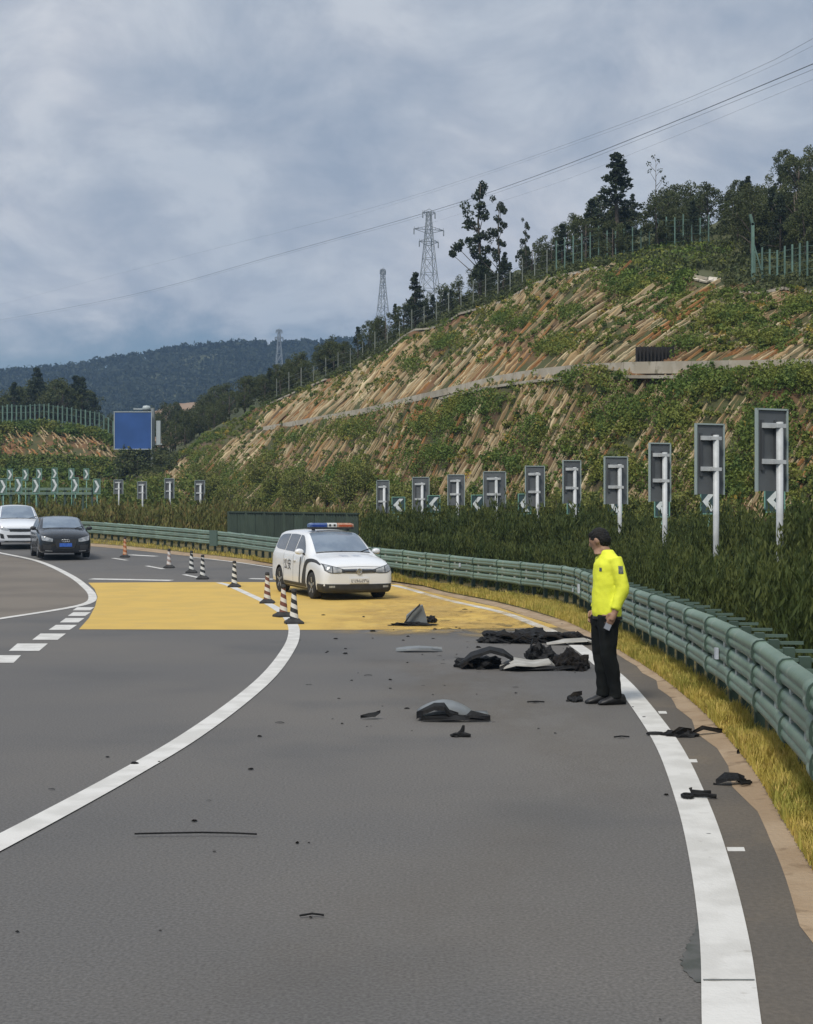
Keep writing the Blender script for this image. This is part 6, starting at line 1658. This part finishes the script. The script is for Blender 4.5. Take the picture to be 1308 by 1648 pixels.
    for s in (1, -1):
        A = [np.array(q) for q in legs[s]]; pts = polyline([A[0] + [-.005, 0, -.02], (A[0] + A[1]) / 2, A[1], (A[1] + A[2]) / 2 + [-.01, 0, 0], A[2] + [0, 0, -.03]], 12)
        tr.tube(pts, [.108, .106, .099, .092, .085, .081, .077, .074, .069, .065, .063, .066], 14)
    o = remeshed('trousers', tr, .012, blk, t, 4)
    for v in o.data.vertices: v.co += v.normal * (.009 * mnoise.noise(Vector((v.co.x * 10, v.co.y * 10, v.co.z * 14))))
    for s in (1, -1):
        A = legs[s][2]; m = MB(); rings = []
        for (x, w, z0, z1) in ((-.10, .032, .0, .07), (-.085, .042, .0, .10), (-.03, .046, .0, .12), (.03, .048, .0, .105), (.10, .050, .0, .07), (.155, .046, .0, .05), (.185, .025, .005, .03)):
            rings.append([(A[0] + x, A[1] + w * math.cos(a), (z0 + z1) / 2 + (z1 - z0) / 2 * math.sin(a)) for a in np.linspace(0, 2 * math.pi, 13)[:-1]])
        m.loft(rings).build('shoe', shoe, t, True)
    # arm badge, chest badge, belt, phone in hand
    dk = mat('badge_dark', (.05, .07, .09), (.16, .17, .12), scale=40, rough=.6)
    jb = bmesh.new(); jb.from_mesh([c for c in t.children if c.name.startswith('jacket')][0].data); bv = BVHTree.FromBMesh(jb); jb.free()
    def patch(nm, org, ax, az, d, w, h, m):
        V = []; F_ = []; n = 5
        for i in range(n):
            for k in range(n):
                q = Vector(org) + Vector(ax) * (w * (i / (n - 1) - .5)) + Vector(az) * (h * (k / (n - 1) - .5)); hh = bv.ray_cast(q + Vector(d) * .6, -Vector(d)); V.append(tuple((hh[0] if hh[0] else q) + Vector(d) * .005))
        F_ = [(i * n + k, (i + 1) * n + k, (i + 1) * n + k + 1, i * n + k + 1) for i in range(n - 1) for k in range(n - 1)]
        me = bpy.data.meshes.new(nm); me.from_pydata(V, [], F_); me.update(); link(nm, me, m, t)
    patch('sleeve_badge', (-.035, .22, 1.335), (1, 0, 0), (0, 0, 1), (.2, .98, 0), .05, .075, dk)
    patch('chest_badge', (.10, .09, 1.335), (0, 1, 0), (0, 0, 1), (.94, .34, 0), .04, .035, dk)
    MB().loft([ell((0, 0, z), .142 * k, .180 * k, 24) for z, k in ((.842, .97), (.846, 1.0), (.868, 1.0), (.872, .97))]).build('belt', mat('belt', (.012, .012, .012), rough=.45), t)
    w = np.array(arms[1][2])
    ph = thing('phone', 'small phone in the left hand of the man', 'phone', (0, 0, 0)); 
    o = MB().box((0, 0, 0), (.07, .010, .135)).build('case', mat('phone_black', (.02, .02, .022), rough=.25), ph); MB().box((0, .0062, 0), (.064, .002, .125)).build('screen', mat('phone_glass', (.30, .32, .36), rough=.15), ph)
    M = Matrix.Translation(p) @ Matrix.Rotation(hd, 4, 'Z') @ Matrix.Translation(Vector(w) + Vector((.055, -.022, -.11))) @ Matrix.Rotation(R(-25), 4, 'Y')
    ph.matrix_world = M
    return t
person()

# ------------------------------------------------------------------ the air: one even box of haze round everything
def build_haze():
    m = bpy.data.materials.new('haze_air'); m.use_nodes = True; N = m.node_tree.nodes; L = m.node_tree.links
    N.remove(N['Principled BSDF']); v = N.new('ShaderNodeVolumePrincipled'); v.inputs['Color'].default_value = (.42, .66, 1.0, 1); v.inputs['Density'].default_value = HAZE
    v.inputs['Anisotropy'].default_value = .2
    L.new(v.outputs[0], N['Material Output'].inputs['Volume'])
    o = MB().box((0, 1800, 75), (6400, 4800, 170)).build('haze', m); props(o, 'pale haze filling the air over the valley', 'haze', None, 'stuff')
HAZE = 0.00045
build_haze()
